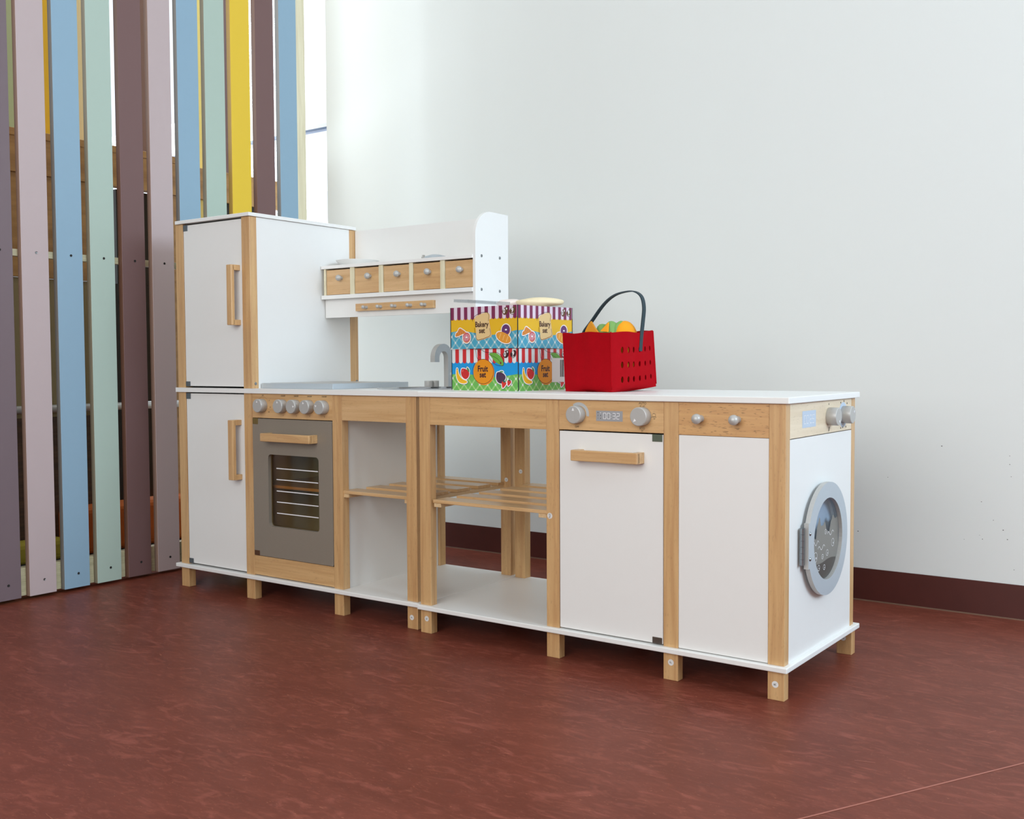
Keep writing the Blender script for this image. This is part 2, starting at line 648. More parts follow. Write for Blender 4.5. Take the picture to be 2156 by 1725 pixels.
lbox('platform', -2.95, -2.30, -.9, .45, 1.285, 1.307, PLY)
lbox('front_beam', -2.335, -2.302, -.9, .872, 1.18, 1.285, PLY)
lbox('side_panel', -2.33, -2.31, -.9, .13, .875, 1.18, PLY, label='warm plywood panel under the platform')
lbox('lower_panel', -2.34, -2.32, -.9, .125, .0, .455, DARKWOOD)
lbox('lower_panel', -2.34, -2.32, -.9, .125, .455, .874, mat('khaki_board', (148, 132, 92), .6))
lbox('back_panel', -2.86, -2.84, -.9, .08, 0, 1.18, DARKWOOD)
lbox('dark_panel', -2.37, -2.35, .128, .34, 0, .875, mat('near_black_board', (36, 30, 26), .7))
lbox('dark_panel', -2.37, -2.35, .222, .34, .875, 1.18, mat('near_black_board', (36, 30, 26), .7))
lbox('dark_panel', -2.33, -2.315, .60, .668, .92, 1.18, MATS['near_black_board'])
lbox('plank', -2.33, -2.315, .49, .548, .92, 1.18, mat('loft_yellow_plank', (228, 200, 110), .5))
lbox('dark_panel', -2.33, -2.315, .735, .80, .98, 1.18, MATS['near_black_board'])
lbox('plank', -2.33, -2.31, .362, .43, .0, 1.18, PLY)
q = MB()
q.tube([(-2.30 + lx, -.9 + ly, .481), (-2.30 + lx, .80 + ly, .481)], .012, SILVER, 12)
q.build('handrail', loft)
for y in (-.88,):
    lbox('leg', -2.345, -2.315, y - .03, y + .0, 0, 1.285, PLY)
for yy, nm, rgb, x in ((-.072, 'sage green', (172, 184, 140), -2.45), (.048, 'yellow', (228, 180, 20), -2.45), (.161, 'cream', (232, 212, 160), -2.45), (.395, 'brown', (120, 86, 72), -2.45),
                       (.632, 'yellow', (236, 214, 120), -2.45), (.742, 'brown', (104, 74, 70), -2.45)):
    lbox('balustrade_slat', x - .02, x, yy - .033, yy + .033, 1.307, 2.3, mat('loft_' + nm.replace(' ', '_') + str(int(yy * 1000)), rgb, .5), label=nm + ' slat of the loft balustrade')

for (x0, x1, y0, y1, z0, z1, rgb, lab, cat, nm) in (
        (-2.315, -2.25, -.8, -.035, .03, .095, (176, 160, 50), 'mustard yellow floor cushion lying low behind the mauve and blue slats', 'cushion', 'floor_cushion'),
        (-2.345, -2.25, -.02, .62, .03, .175, (206, 104, 30), 'orange floor cushion lying under the loft behind the green and brown slats', 'cushion', 'floor_cushion')):
    q = MB()
    cx, cy = (x0 + x1) / 2, (y0 + y1) / 2
    q.box(x0 - cx, x1 - cx, y0 - cy, y1 - cy, 0, z1 - .028, mat('cushion_%d' % rgb[0], rgb, .8), bev=.02, seg=3)
    o = q.build(nm)
    o.location = (cx, cy, .028)
    o['label'] = lab
    o['category'] = cat
    o['group'] = 'cushions under the loft'
q = MB()
q.box(-2.348, -2.22, -.84, .80, 0, .0275, mat('grey_mat', (132, 130, 124), .7), bev=.003)
o = q.build('floor_mat')
o['label'] = 'thin grey floor mat lying under the loft behind the slats'
o['category'] = 'mat'

# ================================================================== shared kitchen part makers
def handle_bar(name, parent, horiz, a0, a1, b0, b1, yface, depth, m):
    """bracket handle in the front plane; a along length, b across"""
    q = MB()
    th = .011
    legw = .014
    if horiz:
        q.box(a0, a1, yface - depth, yface - depth + th, b0, b1, m, bev=.0018)
        q.box(a0, a0 + legw, yface - depth + th * .6, yface, b0, b1, m, bev=.0008)
        q.box(a1 - legw, a1, yface - depth + th * .6, yface, b0, b1, m, bev=.0008)
    else:
        q.box(b0, b1, yface - depth, yface - depth + th, a0, a1, m, bev=.0018)
        q.box(b0, b1, yface - depth + th * .6, yface, a0, a0 + legw, m, bev=.0008)
        q.box(b0, b1, yface - depth + th * .6, yface, a1 - legw, a1, m, bev=.0008)
    return q.build(name, parent)


def dial(parent, org, axis, r, h, ang, m=None, pr=PRINTW):
    m = m or SILVER
    q = MB()
    q.lathe([(0, 0), (r * .97, 0), (r, .001), (r, h - .0014), (r - .0004, h - .0006), (r - .0014, h), (0, h)], org, axis, m, seg=40)
    ax = Vector(axis)
    o = Vector(org)
    if abs(ax.y) > .5:
        fr = lambda u, v, w_: (o.x + u, o.y - h - w_, o.z + v)
    else:
        fr = lambda u, v, w_: (o.x + h + w_, o.y + u, o.z + v)
    c, s = math.cos(ang), math.sin(ang)
    s0 = r * .62
    tri = [(-r * .16, s0 - r * .16), (r * .16, s0 - r * .16), (0, s0 + r * .2)]
    cx, cy = -s * s0 * .0, 0
    pts = []
    for x, y in tri:
        pts.append((c * x - s * y, s * x + c * y))
    q.flat(pts, fr, .0002, pr)
    return q.build('dial', parent)


def ballknob(parent, org, axis, r, stem_r, h, m=None):
    """ball on a conical stem, base at org"""
    q = MB()
    prof = [(stem_r * 1.1, 0), (stem_r, h * .25), (stem_r * .95, h - r * .8)]
    for i in range(9):
        a_ = -PI / 2 + .6 + (PI - .6) * i / 8
        prof.append((max(r * math.cos(a_), 0) if i < 8 else 0, h + r * math.sin(a_)))
    q.lathe([(0, 0)] + prof, org, axis, m or SILVER, seg=24)
    return q.build('knob', parent)


def sticker(parent, fr, u, v, txt, r=.0062, rot=PI / 2):
    q = MB()
    q.flat(circ(u, v, r, 20), fr, .0003, STICK)
    q.text(txt, r * 1.15, fr, u, v, .0005, BLACK, rot=rot)
    q.build('sticker', parent)


def box_part(name, parent, x0, x1, y0, y1, z0, z1, m, bev=.0008, **kw):
    q = MB()
    q.box(x0, x1, y0, y1, z0, z1, m, bev=bev)
    return q.build(name, parent, **kw)


def hinge_plate(parent, x0, x1, z0, z1, y, m=None):
    q = MB()
    q.box(x0, x1, y - .001, y + .004, z0, z1, m or HINGE, bev=.0008)
    return q.build('hinge', parent)


PW = .0314
ZT0, ZT1 = .538, .550      # worktop
ZB0, ZB1 = .054, .064      # base board
G = .0012

# ================================================================== LEFT UNIT
XS = -.8711
LK = empty('toy_kitchen', (XS, .0094, 0), .0071, 'white and beech toy kitchen with tall fridge, grey oven, sink and drawer shelf', 'toy kitchen')
FLX = [-.8777, -.6069, -.2852, -.0489]
for i, x in enumerate(FLX):
    q = MB()
    q.box(x, x + PW, 0, .0225, 0, ZB0, WZ, bev=.0008)
    q.box(x, x + PW, 0, .0225, ZB1, ZT0, WZ, bev=.0008)
    if i < 2:
        q.box(x, x + PW, 0, .0235, ZT1, .9935, WZ, bev=.0008)
    p = q.build('leg', LK)
    q = MB()
    q.box(x, x + PW, .368, .392, 0, ZB0, WZ, bev=.0008)
    q.box(x, x + PW, .368, .392, ZB1, ZT0, WZ, bev=.0008)
    if i < 2:
        q.box(x, x + PW, .363, .395, ZT1 if i else ZT1, .9935, WZ, bev=.0008)
    pr = q.build('leg', LK)
    if i == 3:
        sticker(p, FY(0), x + .0135, .0265, 'F')
        sticker(pr, FY(.368), x + .018, .312, 'L', r=.0055)
    if i == 1:
        for (z, y) in ((.5625, .013), (.5625, .387)):
            qq = MB()
            qq.lathe([(0, .002), (.0022, .002), (.004, .0006), (.004, 0)], (x + PW, y, z), (1, 0, 0), SCREW, seg=14)
            qq.build('screw', p if y < .1 else pr)

# base board, worktop with a round hole for the sink
box_part('base_board', LK, -.8908, -.0045, -.010, .3955, ZB0, ZB1, WHITE, bev=.0015)
SKX, SKY, SKR = -.152, .190, .116
q = MB()
q.prism([(-.8818, -.006), (-.0015, -.006), (-.0015, .386), (-.8818, .386)], [circ(SKX, SKY, SKR - .006, 56)], FZ(ZT0), ZT1 - ZT0, WHITE)
q.build('worktop', LK)
# fridge top
box_part('fridge_top', LK, -.8723, -.5707, -.006, .386, .9939, 1.0032, WHITE, bev=.001)
# fridge sides and back
box_part('fridge_side_panel', LK, -.5835, -.5762, .0236, .3628, ZT1, .9932, WHITEP, bev=0)
box_part('fridge_side_panel', LK, -.8750, -.8680, .0236, .3628, ZT1, .9932, WHITEP, bev=0)
box_part('fridge_back_panel', LK, -.8460, -.6070, .376, .382, ZT1, .9932, WHITEP, bev=0)
# lower carcass panels
for x0, x1 in ((-.8750, -.8680), (-.5960, -.5890), (-.2665, -.2600)):
    box_part('carcass_panel', LK, x0, x1, .0228, .3675, ZB1, ZT0, WHITEP, bev=0)
box_part('carcass_back_panel', LK, -.8460, -.2860, .376, .382, ZB1, ZT0, WHITEP, bev=0)

# fridge doors
DX0, DX1 = -.8452, -.6078


def fridge_door(z0, z1, hz0, hz1, hx0, hx1):
    q_ = MB()
    q_.box(DX0 + .0008, DX1 - .0006, .0012, .011, z0, z1, WHITEP, bev=.0007)
    dd = q_.build('door', LK)
    handle_bar('handle', dd, False, hz0, hz1, hx0, hx1, .0012, .030, WZ)
    hinge_plate(dd, DX0 + .0004, DX0 + .019, z1 - .0155, z1 + .001, .0010)
    hinge_plate(dd, DX0 + .0004, DX0 + .019, z0 - .001, z0 + .0125, .0010)
    return dd


fridge_door(.5545, .9895, .7145, .8705, -.6345, -.6150)
fridge_door(.0685, .5345, .3110, .4680, -.6390, -.6188)

# oven
CP0, CP1 = -.5750, -.2856
q = MB()
q.box(CP0, CP1, .0004, .012, .4750, .5376, WX, bev=.0005)
f0 = FY(.0004)
KX = [-.5343, -.4586, -.4111, -.3634, -.3124]
for i, x in enumerate(KX):
    if i:
        q.text('ON/OFF', .0046, f0, x, .5325, .0002, BLACK, bold=.00008)
        q.text(['1', '2', '3', '4'][i - 1], .0050, f0, x, .4832, .0002, BLACK)
    else:
        q.text('OFF', .0042, f0, x, .5328, .0002, BLACK, bold=.00006)
        for (dx, dz, t) in ((.024, .013, '50'), (.027, -.004, '150'), (.022, -.016, '250')):
            q.text(t, .0042, f0, x + dx, .507 + dz, .0002, BLACK)
        arc = circ(x, .507, .0225, 16, .5, 2.6)
        arc2 = circ(x, .507, .0218, 16, .5, 2.6)
        q.flat(arc + arc2[::-1], f0, .0002, mat('brown_print', (140, 96, 60), .6))
cp = q.build('control_panel', LK)
for i, x in enumerate(KX):
    dial(cp, (x, .0004, .507), (0, -1, 0), .0172, .0205, [0, 0, -1.5, .2, 1.2][i])
box_part('oven_rail', LK, CP0, CP1, .0004, .012, .0665, .1165, WX, bev=.0005)
OW = (-.5166, -.3335, .1975, .3825)
q = MB()
q.prism(rrect(-.5738, -.2862, .1180, .4732, .003), [rrect(OW[0], OW[1], OW[2], OW[3], .010)], lambda u, v, w_: (u, .0115 - w_, v), .0125, STEEL)
od = q.build('oven_door', LK)
handle_bar('handle', od, True, -.5124, -.3360, .4176, .4383, -.001, .030, WX)
hinge_plate(od, -.5728, -.553, .4585, .4738, -.001, mat('brass_plate', (132, 112, 66), .35, metal=.5))
hinge_plate(od, -.5728, -.553, .1175, .1305, -.001, mat('brown_plate', (96, 66, 46), .4, metal=.3))
q = MB()
q.box(OW[0] - .008, OW[1] + .008, .0085, .0105, OW[2] - .008, OW[3] + .008, glass('oven_glass', (236, 224, 194), 0.05, .08))
fl = FY(.0084)
for z in (.3465, .3180, .2886, .2603, .2315):
    q.flat(rrect(-.4965, -.3450, z - .0012, z + .0012, .0011, 3), fl, .0003, PRINTW)
q.build('window', od)
q = MB()
q.box(-.5880, -.2672, .03, .36, .292, .299, WX)
q.build('oven_shelf', LK)
q = MB()
q.box(-.5885, -.2670, .355, .358, .07, .53, PLY)
q.build('oven_lining', LK)

# open shelf bay
q = MB()
q.box(-.2535, -.0492, .0006, .013, .4765, .5376, WXP, bev=.0005)
q.build('front_rail', LK)


def slat_shelf(parent, x0, x1):
    for k in range(5):
        y = .0035 + k * .0845
        q_ = MB()
        q_.box(x0, x1, y, y + .052, .2985, .3062, WXP, bev=.0009)
        q_.build('shelf_slat', parent)
    for xx in (x0 + .002, x1 - .022):
        q_ = MB()
        q_.box(xx, xx + .020, .005, .385, .2895, .2984, WY, bev=.0006)
        q_.build('shelf_bearer', parent)


slat_shelf(LK, -.2592, -.0375)

# hob
q = MB()
q.box(-.5725, -.3126, .030, .3112, .5502, .5636, SILVERL, bev=.0006)
q.box(-.5560, -.3290, .046, .295, .5636, .5642, SILVER)
hb = q.build('hob', LK)
# sink bowl, rim
q = MB()
prof = [(SKR + .002, 0), (SKR, .0022), (SKR - .007, .0018), (SKR - .012, -.004), (SKR - .022, -.040), (.06, -.050), (0, -.051)]
q.lathe(prof + [(0, -.0525), (.062, -.0515), (SKR - .018, -.041), (SKR - .0085, -.004), (SKR + .001, 0)], (SKX, SKY, .5502), (0, 0, 1), mat('sink_steel', (190, 194, 197), .22, metal=.85), seg=56)
sk = q.build('sink', LK)
q = MB()
TY, TR, TI = .2703, .0362, .0175
out = [(TY - TR, .6160), (TY - TI, .6160), (TY - TI, .6265)]
out += circ(TY, .6265, TI, 14, PI, 0)
out += [(TY + TI, .5524), (TY + TR, .5524)]
out += circ(TY, .6265, TR, 20, 0, PI)
q.prism(out, [], FX(-.1700), .0146, SILVERL, mside=SILVER)
q.lathe([(0, .0006), (.0022, .0006), (.0036, .0004), (.0036, 0)], (-.1554, .298, .586), (1, 0, 0), STICK, seg=16)
tp = q.build('tap', LK)
for (x, y) in ((-.200, .262), (-.200, .287)):
    q = MB()
    q.lathe([(0, 0), (.0108, 0), (.0110, .0005), (.0110, .0152), (.0104, .0160), (0, .0160)], (x, y, .5520), (0, 0, 1), SILVER, seg=28)
    q.build('tap_knob', LK)

# hutch: arched side panel, shelves, drawers, apron, peg rail, back panel
prof = [(.2515, .5505), (.390, .5505), (.390, .9915), (.325, .9925)] + [(.3165 + .065 * math.cos(a_), .9275 + .065 * math.sin(a_)) for a_ in [PI / 2 + PI / 2 * i / 14 for i in range(15)]]
q = MB()
q.prism(prof, [], FX(-.0453), .0080, WHITE)
sp = q.build('hutch_side_panel', LK)
for (y, z) in ((.2768, .880), (.3532, .880), (.2759, .7965), (.3524, .7957)):
    qq = MB()
    qq.lathe([(0, .0012), (.0016, .0014), (.0036, .0010), (.0040, 0)], (-.0373, y, z), (1, 0, 0), SCREW, seg=14)
    qq.build('screw', sp)
box_part('hutch_back_panel', LK, -.5738, -.0454, .385, .390, .7908, .9915, WHITEP, bev=.0003)
box_part('hutch_shelf', LK, -.5738, -.0454, .249, .3848, .8735, .8822, WHITE, bev=.0006)
box_part('hutch_shelf', LK, -.5738, -.0454, .249, .3848, .7905, .8012, WHITE, bev=.0006)
box_part('hutch_apron', LK, -.5738, -.0454, .265, .271, .740, .7903, WHITEP, bev=.0003)
DV = [(-.4667, -.4508), (-.3615, -.3463), (-.2553, -.2423), (-.1509, -.1363)]
for x0, x1 in DV + [(-.5660, -.5590)]:
    box_part('divider', LK, x0, x1, .2525, .3845, .8014, .8733, PZ, bev=.0004)
edges = [-.558] + [v for p in DV for v in p] + [-.0462]
for i in range(5):
    x0, x1 = edges[2 * i] + .0008, edges[2 * i + 1] - .0008
    q = MB()
    q.box(x0, x1, .2545, .2625, .8025, .8702, [WXP, WX, WXP, WX, WXP][i], bev=.0006)
    q.box(x0, x0 + .005, .2625, .37, .804, .865, PZ)
    q.box(x1 - .005, x1, .2625, .37, .804, .865, PZ)
    q.box(x0, x1, .37, .375, .804, .865, PZ)
    q.box(x0, x1, .2625, .37, .804, .808, PZ)
    dr = q.build('drawer', LK)
    ballknob(dr, ([-.4995, -.393, -.2893, -.1857, -.0815][i] - .0010, .2545, .8466), (0, -1, 0), .0084, .0042, .0115)
q = MB()
q.box(-.4500, -.1768, .2552, .2648, .7547, .7747, WX, bev=.0005)
pg = q.build('peg_rail', LK)
for x in (-.4080, -.3565, -.3055, -.2518, -.2035):
    q = MB()
    pr_ = [(0, 0), (.0042, 0), (.0040, .004), (.0022, .0105)]
    for i in range(8):
        a_ = -PI / 2 + .5 + (PI - .5) * i / 7
        pr_.append((max(.0048 * math.cos(a_), 0) if i < 7 else 0, .015 + .0048 * math.sin(a_)))
    q.lathe(pr_, (x, .2552, .7640), (0, -1, 0), SILVER, seg=20)
    q.build('peg', pg)

# things on the hutch shelf
def w_left(x, y, z):
    c, s = math.cos(.0071), math.sin(.0071)
    return (XS + c * x - s * y, .0094 + s * x + c * y, z)


q = MB()
q.lathe([(0, .0005), (.040, .0005), (.056, .011), (.060, .016), (.0585, .0165), (.054, .012), (.040, .003), (0, .0025)], (0, 0, 0), (0, 0, 1), WHITE, seg=48)
o = q.build('toy_plate')
o.location = w_left(-.505, .3225, .8825)
o['label'] = 'white toy plate on top of the drawer shelf, next to the fridge'
o['category'] = 'plate'
q = MB()
q.lathe([(0, 0), (.026, 0), (.029, .008), (.028, .0105), (.012, .015), (0, .0155)], (0, 0, 0), (0, 0, 1), SILVERL, seg=32)
q.box(-.046, -.028, -.004, .004, .006, .012, SILVER, bev=.001)
q.box(-.043, -.039, -.004, .004, .0115, .017, SILVER, bev=.0008)
o = q.build('toy_pan')
o.location = w_left(-.222, .320, .8825)
o['label'] = 'small grey metal toy pan on top of the drawer shelf'
o['category'] = 'pan'

# ================================================================== RIGHT UNIT
RK = empty('toy_kitchen_counter', (0, 0, 0), 0, 'white and beech toy counter with dishwasher and, at its right end, round washing machine door', 'toy kitchen')
RX = [-.8712, -.5240, -.2514, -.0393]
for i, x in enumerate(RX):
    q = MB()
    q.box(x, x + PW, 0, .0205, 0, ZB0, WZ, bev=.0008)
    q.box(x, x + PW, 0, .0205, ZB1, ZT0, WZ, bev=.0008)
    p = q.build('leg', RK)
    yr = (.368, .392) if i < 3 else (.3585, .3795)
    q = MB()
    q.box(x, x + PW, .370 if i == 3 else yr[0], .3925, 0, ZB0, WZ, bev=.0008)
    q.box(x, x + PW, yr[0], yr[1], ZB1, ZT0, WZ, bev=.0008)
    pr = q.build('leg', RK)
    if i == 0:
        sticker(p, FY(0), -.8535, .0331, 'K')
        sticker(pr, FY(.368), -.8524, .337, 'J', r=.0055)
    if i == 1:
        sticker(p, FY(0), -.5152, .2961, 'N3')
    if i == 2:
        sticker(p, FY(0), -.2352, .0347, 'P')
    if i == 3:
        sticker(p, FY(0), -.0248, .0291, 'R')
        sticker(pr, FY(.370), -.0255, .0345, 'K')
box_part('base_board', RK, -.8738, .0007, -.010, .3955, ZB0, ZB1, WHITE, bev=.0015)
box_part('worktop', RK, -.8711, 0, -.006, .386, ZT0, ZT1, WHITE, bev=.0015)
box_part('front_rail', RK, -.8396, -.5242, .0006, .013, .4752, .5376, WX, bev=.0005)
slat_shelf(RK, -.8355, -.5255)
for x0, x1 in ((-.5110, -.5045), (-.2400, -.2330)):
    box_part('carcass_panel', RK, x0, x1, .0208, .3675, ZB1, ZT0, WHITEP, bev=0)
box_part('carcass_back_panel', RK, -.4920, -.0400, .376, .382, ZB1, ZT0, WHITEP, bev=0)
box_part('washer_drum_panel', RK, -.1060, -.1000, .0300, .3675, ZB1, ZT0, WHITEP, bev=0)

# dishwasher controls
q = MB()
q.box(-.4923, -.2517, .0004, .012, .4766, .5376, WX, bev=.0005)
f0 = FY(.0004)
q.flat([(-.4030, .4965), (-.3420, .4965), (-.3420, .5172), (-.4030, .5172)], f0, .0002, PRINTG)
digits(q, '00:32', -.3868, .5008, .0125, .0072, .0020, f0, .0004, PRINTW, .0011)
for z, t in ((.5130, 'M'), (.5075, 'Z'), (.5020, '+')):
    q.text(t, .0042, f0, -.3985, z, .0004, BLACK)
    q.flat(circ(-.3925, z, .0009, 10), f0, .0004, BLACK if z < .51 else PRINTW)
a1 = circ(-.4440, .5085, .0245, 20, -.15, 2.2)
a2 = circ(-.4440, .5085, .0180, 20, -.15, 2.2)
q.flat(a1 + a2[::-1], f0, .0002, mat('arc_print', (178, 180, 180), .5))
q.text('OFF', .0058, f0, -.4483, .4832, .0002, BLACK)
q.text('AUTO', .0060, f0, -.2977, .5335, .0002, BLACK)
q.text('45\u00b0-65\u00b0', .0040, f0, -.2977, .5283, .0002, BLACK)
q.text('ECO', .0060, f0, -.2985, .4845, .0002, BLACK)
q.text('50\u00b0', .0038, f0, -.2980, .4798, .0002, BLACK)
q.text('70\u00b0', .0038, f0, -.2715, .5040, .0002, BLACK)
pot = rrect(-.2765, -.2690, .5085, .5140, .001)
q.flat(pot, f0, .0002, BLACK)
q.flat(rrect(-.2760, -.2695, .5090, .5135, .001), f0, .0003, WX)
q.flat([(-.2785, .5070), (-.2670, .5070), (-.2670, .5076), (-.2785, .5076)], f0, .0002, BLACK)
q.flat([(-.2740, .5145), (-.2715, .5145), (-.2715, .5151), (-.2740, .5151)], f0, .0002, BLACK)
q.text('E', .0058, f0, -.3225, .5110, .0002, BLACK)
q.text('Y', .0042, f0, -.3228, .5050, .0002, BLACK)
cp = q.build('control_panel', RK)
dial(cp, (-.4455, .0004, .5085), (0, -1, 0), .0178, .0200, 0)
dial(cp, (-.2965, .0004, .5085), (0, -1, 0), .0182, .0205, 2.35)

# dishwasher door
q = MB()
q.box(-.4912, -.2530, .0010, .011, .0668, .4738, WHITEP, bev=.0007)
dw = q.build('door', RK)
handle_bar('handle', dw, True, -.4461, -.2940, .4166, .4384, .0010, .0300, WX)
hinge_plate(dw, -.2768, -.2545, .4600, .4742, .0012, mat('green_grey_plate', (110, 120, 104), .3, metal=.5))
hinge_plate(dw, -.2760, -.2545, .0665, .0790, .0012, mat('dark_plate', (96, 86, 78), .35, metal=.5))
# blank rail with two ball knobs and panel
q = MB()
q.box(-.2198, -.0395, .0004, .012, .4756, .5376, wood('beech_flecked', (198, 150, 98), (214, 168, 112), 0, fleck=.8), bev=.0005)
br = q.build('front_rail', RK)
for x in (-.1615, -.0875):
    ballknob(br, (x - .0125, .0004, .5075), (0, -1, 0), .0098, .0062, .0180)
box_part('front_panel', RK, -.2195, -.0397, .0010, .010, .0655, .4750, WHITEP, bev=.0005)

# washing machine end
f1 = FX(-.0083)
q = MB()
q.box(-.018, -.0083, .0210, .3580, .4738, .5370, wood('beech_end_lit', (222, 202, 172), (234, 216, 188), 1, fleck=.3), bev=.0004)  # same beech, with the bright side light and grazing reflection painted in as paler colour
q.flat([(.081, .4903), (.1516, .4903), (.1516, .5216), (.081, .5216)], f1, .0002, PRINTB)
digits(q, '00:25', .0890, .4975, .0160, .0108, .0022, f1, .0004, PRINTW, .0011)
q.flat([(.1440, .5110), (.1455, .5110), (.1455, .5145), (.1440, .5145)], f1, .0004, PRINTW)
q.flat([(.2215, .4770), (.2245, .4770), (.2275, .4855), (.2245, .4855)], f1, .0002, BLACK)
q.flat(circ(.2225, .5300, .0018, 6), f1, .0002, BLACK)
for (y, z) in ((.2920, .5305), (.3110, .5330), (.2925, .4795), (.3040, .4805), (.3240, .4805), (.3300, .5280)):
    q.flat([(y - .0018, z - .0016), (y + .0018, z - .0016), (y + .0018, z + .0016), (y - .0018, z + .0016)], f1, .0002, BLACK)
a1 = circ(.3065, .5055, .0255, 36)
q.flat(a1, f1, .0001, PRINTB)
cpe = q.build('control_panel', RK)
dial(cpe, (-.0083, .2225, .5060), (1, 0, 0), .0176, .0205, PI + .35)
dial(cpe, (-.0083, .3060, .5060), (1, 0, 0), .0176, .0205, -.9)
WC = (.1825, .2733)
q = MB()
q.prism([(.0206, .0642), (.3584, .0642), (.3584, .4722), (.0206, .4722)], [circ(WC[0], WC[1], .084, 48)], FX(-.0172), .0087, WHITEP)
q.build('side_panel', RK)

# round door
RR, RI = .1087, .0785
tabz0, tabz1, taby = .2298, .3152, .0755
q = MB()
a_top = PI - math.asin((tabz1 - WC[1]) / RR)
a_bot = PI + math.asin((WC[1] - tabz0) / RR)
outl = [(WC[0] + RR * math.cos(t), WC[1] + RR * math.sin(t)) for t in [a_bot + (a_top + 2 * PI - a_bot) * i / 70 for i in range(71)]]
outl += [(taby, tabz1), (taby, tabz0)]
q.prism(outl, [circ(WC[0], WC[1], RI, 56)], FX(-.0012), .0087, SILVERL, mside=SILVER)
for z in (.2951, .2479):
    q.lathe([(0, .0022), (.002, .0020), (.0036, .0008), (.0040, 0)], (.0075, .0835, z), (1, 0, 0), SCREW, seg=16)
wd = q.build('washer_door', RK)
q = MB()
q.box(-.006, .0005, .0655, .076, .238, .307, SCREW)
for i in range(6):
    z0 = .2385 + i * .0115
    q.lathe([(0, 0), (.0032, 0), (.0032, .0110), (0, .0110)], (-.0002, .0640, z0), (0, 0, 1), SCREW, seg=12)
q.build('hinge', wd)
# drum disc behind and printed window
DRUM = mat('drum_blue_grey', (208, 212, 216), .45)
q = MB()
q.prism(circ(WC[0], WC[1], .083, 48), [], FX(-.0165), .0020, DRUM)
q.build('drum', RK)
q = MB()
q.prism(circ(WC[0], WC[1], .0783, 48), [], FX(-.0010), .0012, glass('washer_glass', (236, 242, 248), .06, .05))
fw = FX(.0004)
WAT = mat('water_grey', (126, 124, 118), .4)
WATD = mat('water_dark', (74, 70, 66), .4)
# water polygon clipped by the disc
rr = .0772


def wv(y):
    pts_ = [(-.08, .035), (-.068, .030), (-.060, .012), (-.050, .008), (-.040, .036), (-.030, .048), (-.022, .030), (-.010, .030), (-.002, .036), (.010, .018), (.022, .014), (.034, .034), (.044, .044), (.056, .036), (.08, .04)]
    for (a_, b_), (c_, d_) in zip(pts_, pts_[1:]):
        if a_ <= y <= c_:
            t_ = (y - a_) / (c_ - a_)
            t_ = t_ * t_ * (3 - 2 * t_)
            return b_ + (d_ - b_) * t_
    return .03


ys = [-.0745 + .0745 * 2 * i / 60 for i in range(61)]
top = [(WC[0] + y, WC[1] + min(wv(y) - .004, math.sqrt(rr * rr - y * y))) for y in ys]
lowa = [(WC[0] + y, WC[1] - math.sqrt(rr * rr - y * y)) for y in ys]
q.flat(top + lowa[::-1], fw, 0, WAT)
ys2 = [y for y in ys if abs(y) < .060]
q.flat([(WC[0] + y, WC[1] - .044 + .002 * math.sin(y * 60)) for y in ys2] + [(WC[0] + y, WC[1] - math.sqrt(rr * rr - y * y)) for y in reversed(ys2)], fw, .0002, WATD)


def ribbon2(q_, pts_, th, fr, w_, m):
    L1, L2 = [], []
    for i, p_ in enumerate(pts_):
        a_ = Vector(pts_[max(i - 1, 0)])
        b_ = Vector(pts_[min(i + 1, len(pts_) - 1)])
        t_ = (b_ - a_).normalized()
        nn_ = Vector((-t_.y, t_.x)) * th / 2
        L1.append(tuple(Vector(p_) + nn_))
        L2.append(tuple(Vector(p_) - nn_))
    for i in range(len(pts_) - 1):
        q_.flat([L1[i], L1[i + 1], L2[i + 1], L2[i]], fr, w_, m)


for (cy, cz, L_) in ((-.050, -.004, .032), (-.020, -.016, .038), (.030, .006, .036)):
    ribbon2(q, [(WC[0] + cy - L_ / 2 + L_ * i / 14, WC[1] + cz + .004 * math.sin(i / 14 * 3 * PI)) for i in range(15)], .0011, fw, .0003, PRINTW)
for (cy, cz, r) in ((.002, .012, .0045), (.043, -.014, .0075), (.012, -.030, .0058), (-.014, -.034, .0045), (-.052, -.030, .0095), (-.034, -.053, .0055), (-.004, -.056, .0050)):
    ribbon2(q, [(WC[0] + cy + r * math.cos(t * .45), WC[1] + cz + r * math.sin(t * .45)) for t in range(15)], .0009, fw, .0004, PRINTW)
    q.flat(circ(WC[0] + cy + r * .35, WC[1] + cz - r * .2, r * .25, 8), fw, .0004, PRINTW)
q.build('window', wd)

# ================================================================== CARTONS
def pm(name, rgb):
    return mat('print_' + name, rgb, .45)


CW, CH = .2025, .0955


def stripes(q_, fr, n, first_white, c1, c2, zlow, L0):
    """scalloped awning stripes; n periods/2"""
    wv_ = CW / n
    for i in range(int(n) + 1):
        x0, x1 = i * wv_, min((i + 1) * wv_, CW)
        if x0 >= CW - 1e-4:
            break
        m_ = c2 if (i % 2 == 0) == first_white else c1
        r = (x1 - x0) / 2
        arc = [(x0 + r - r * math.cos(PI * k / 8), zlow - r * math.sin(PI * k / 8) * .9) for k in range(9)]
        q_.flat([(x0, CH)] + arc + [(x1, CH)], fr, L0, m_)


def clip_poly(poly, inside, inter):
    out_ = []
    for i in range(len(poly)):
        a_, b_ = poly[i], poly[(i + 1) % len(poly)]
        ia, ib = inside(a_), inside(b_)
        if ia:
            out_.append(a_)
        if ia != ib:
            out_.append(inter(a_, b_))
    return out_


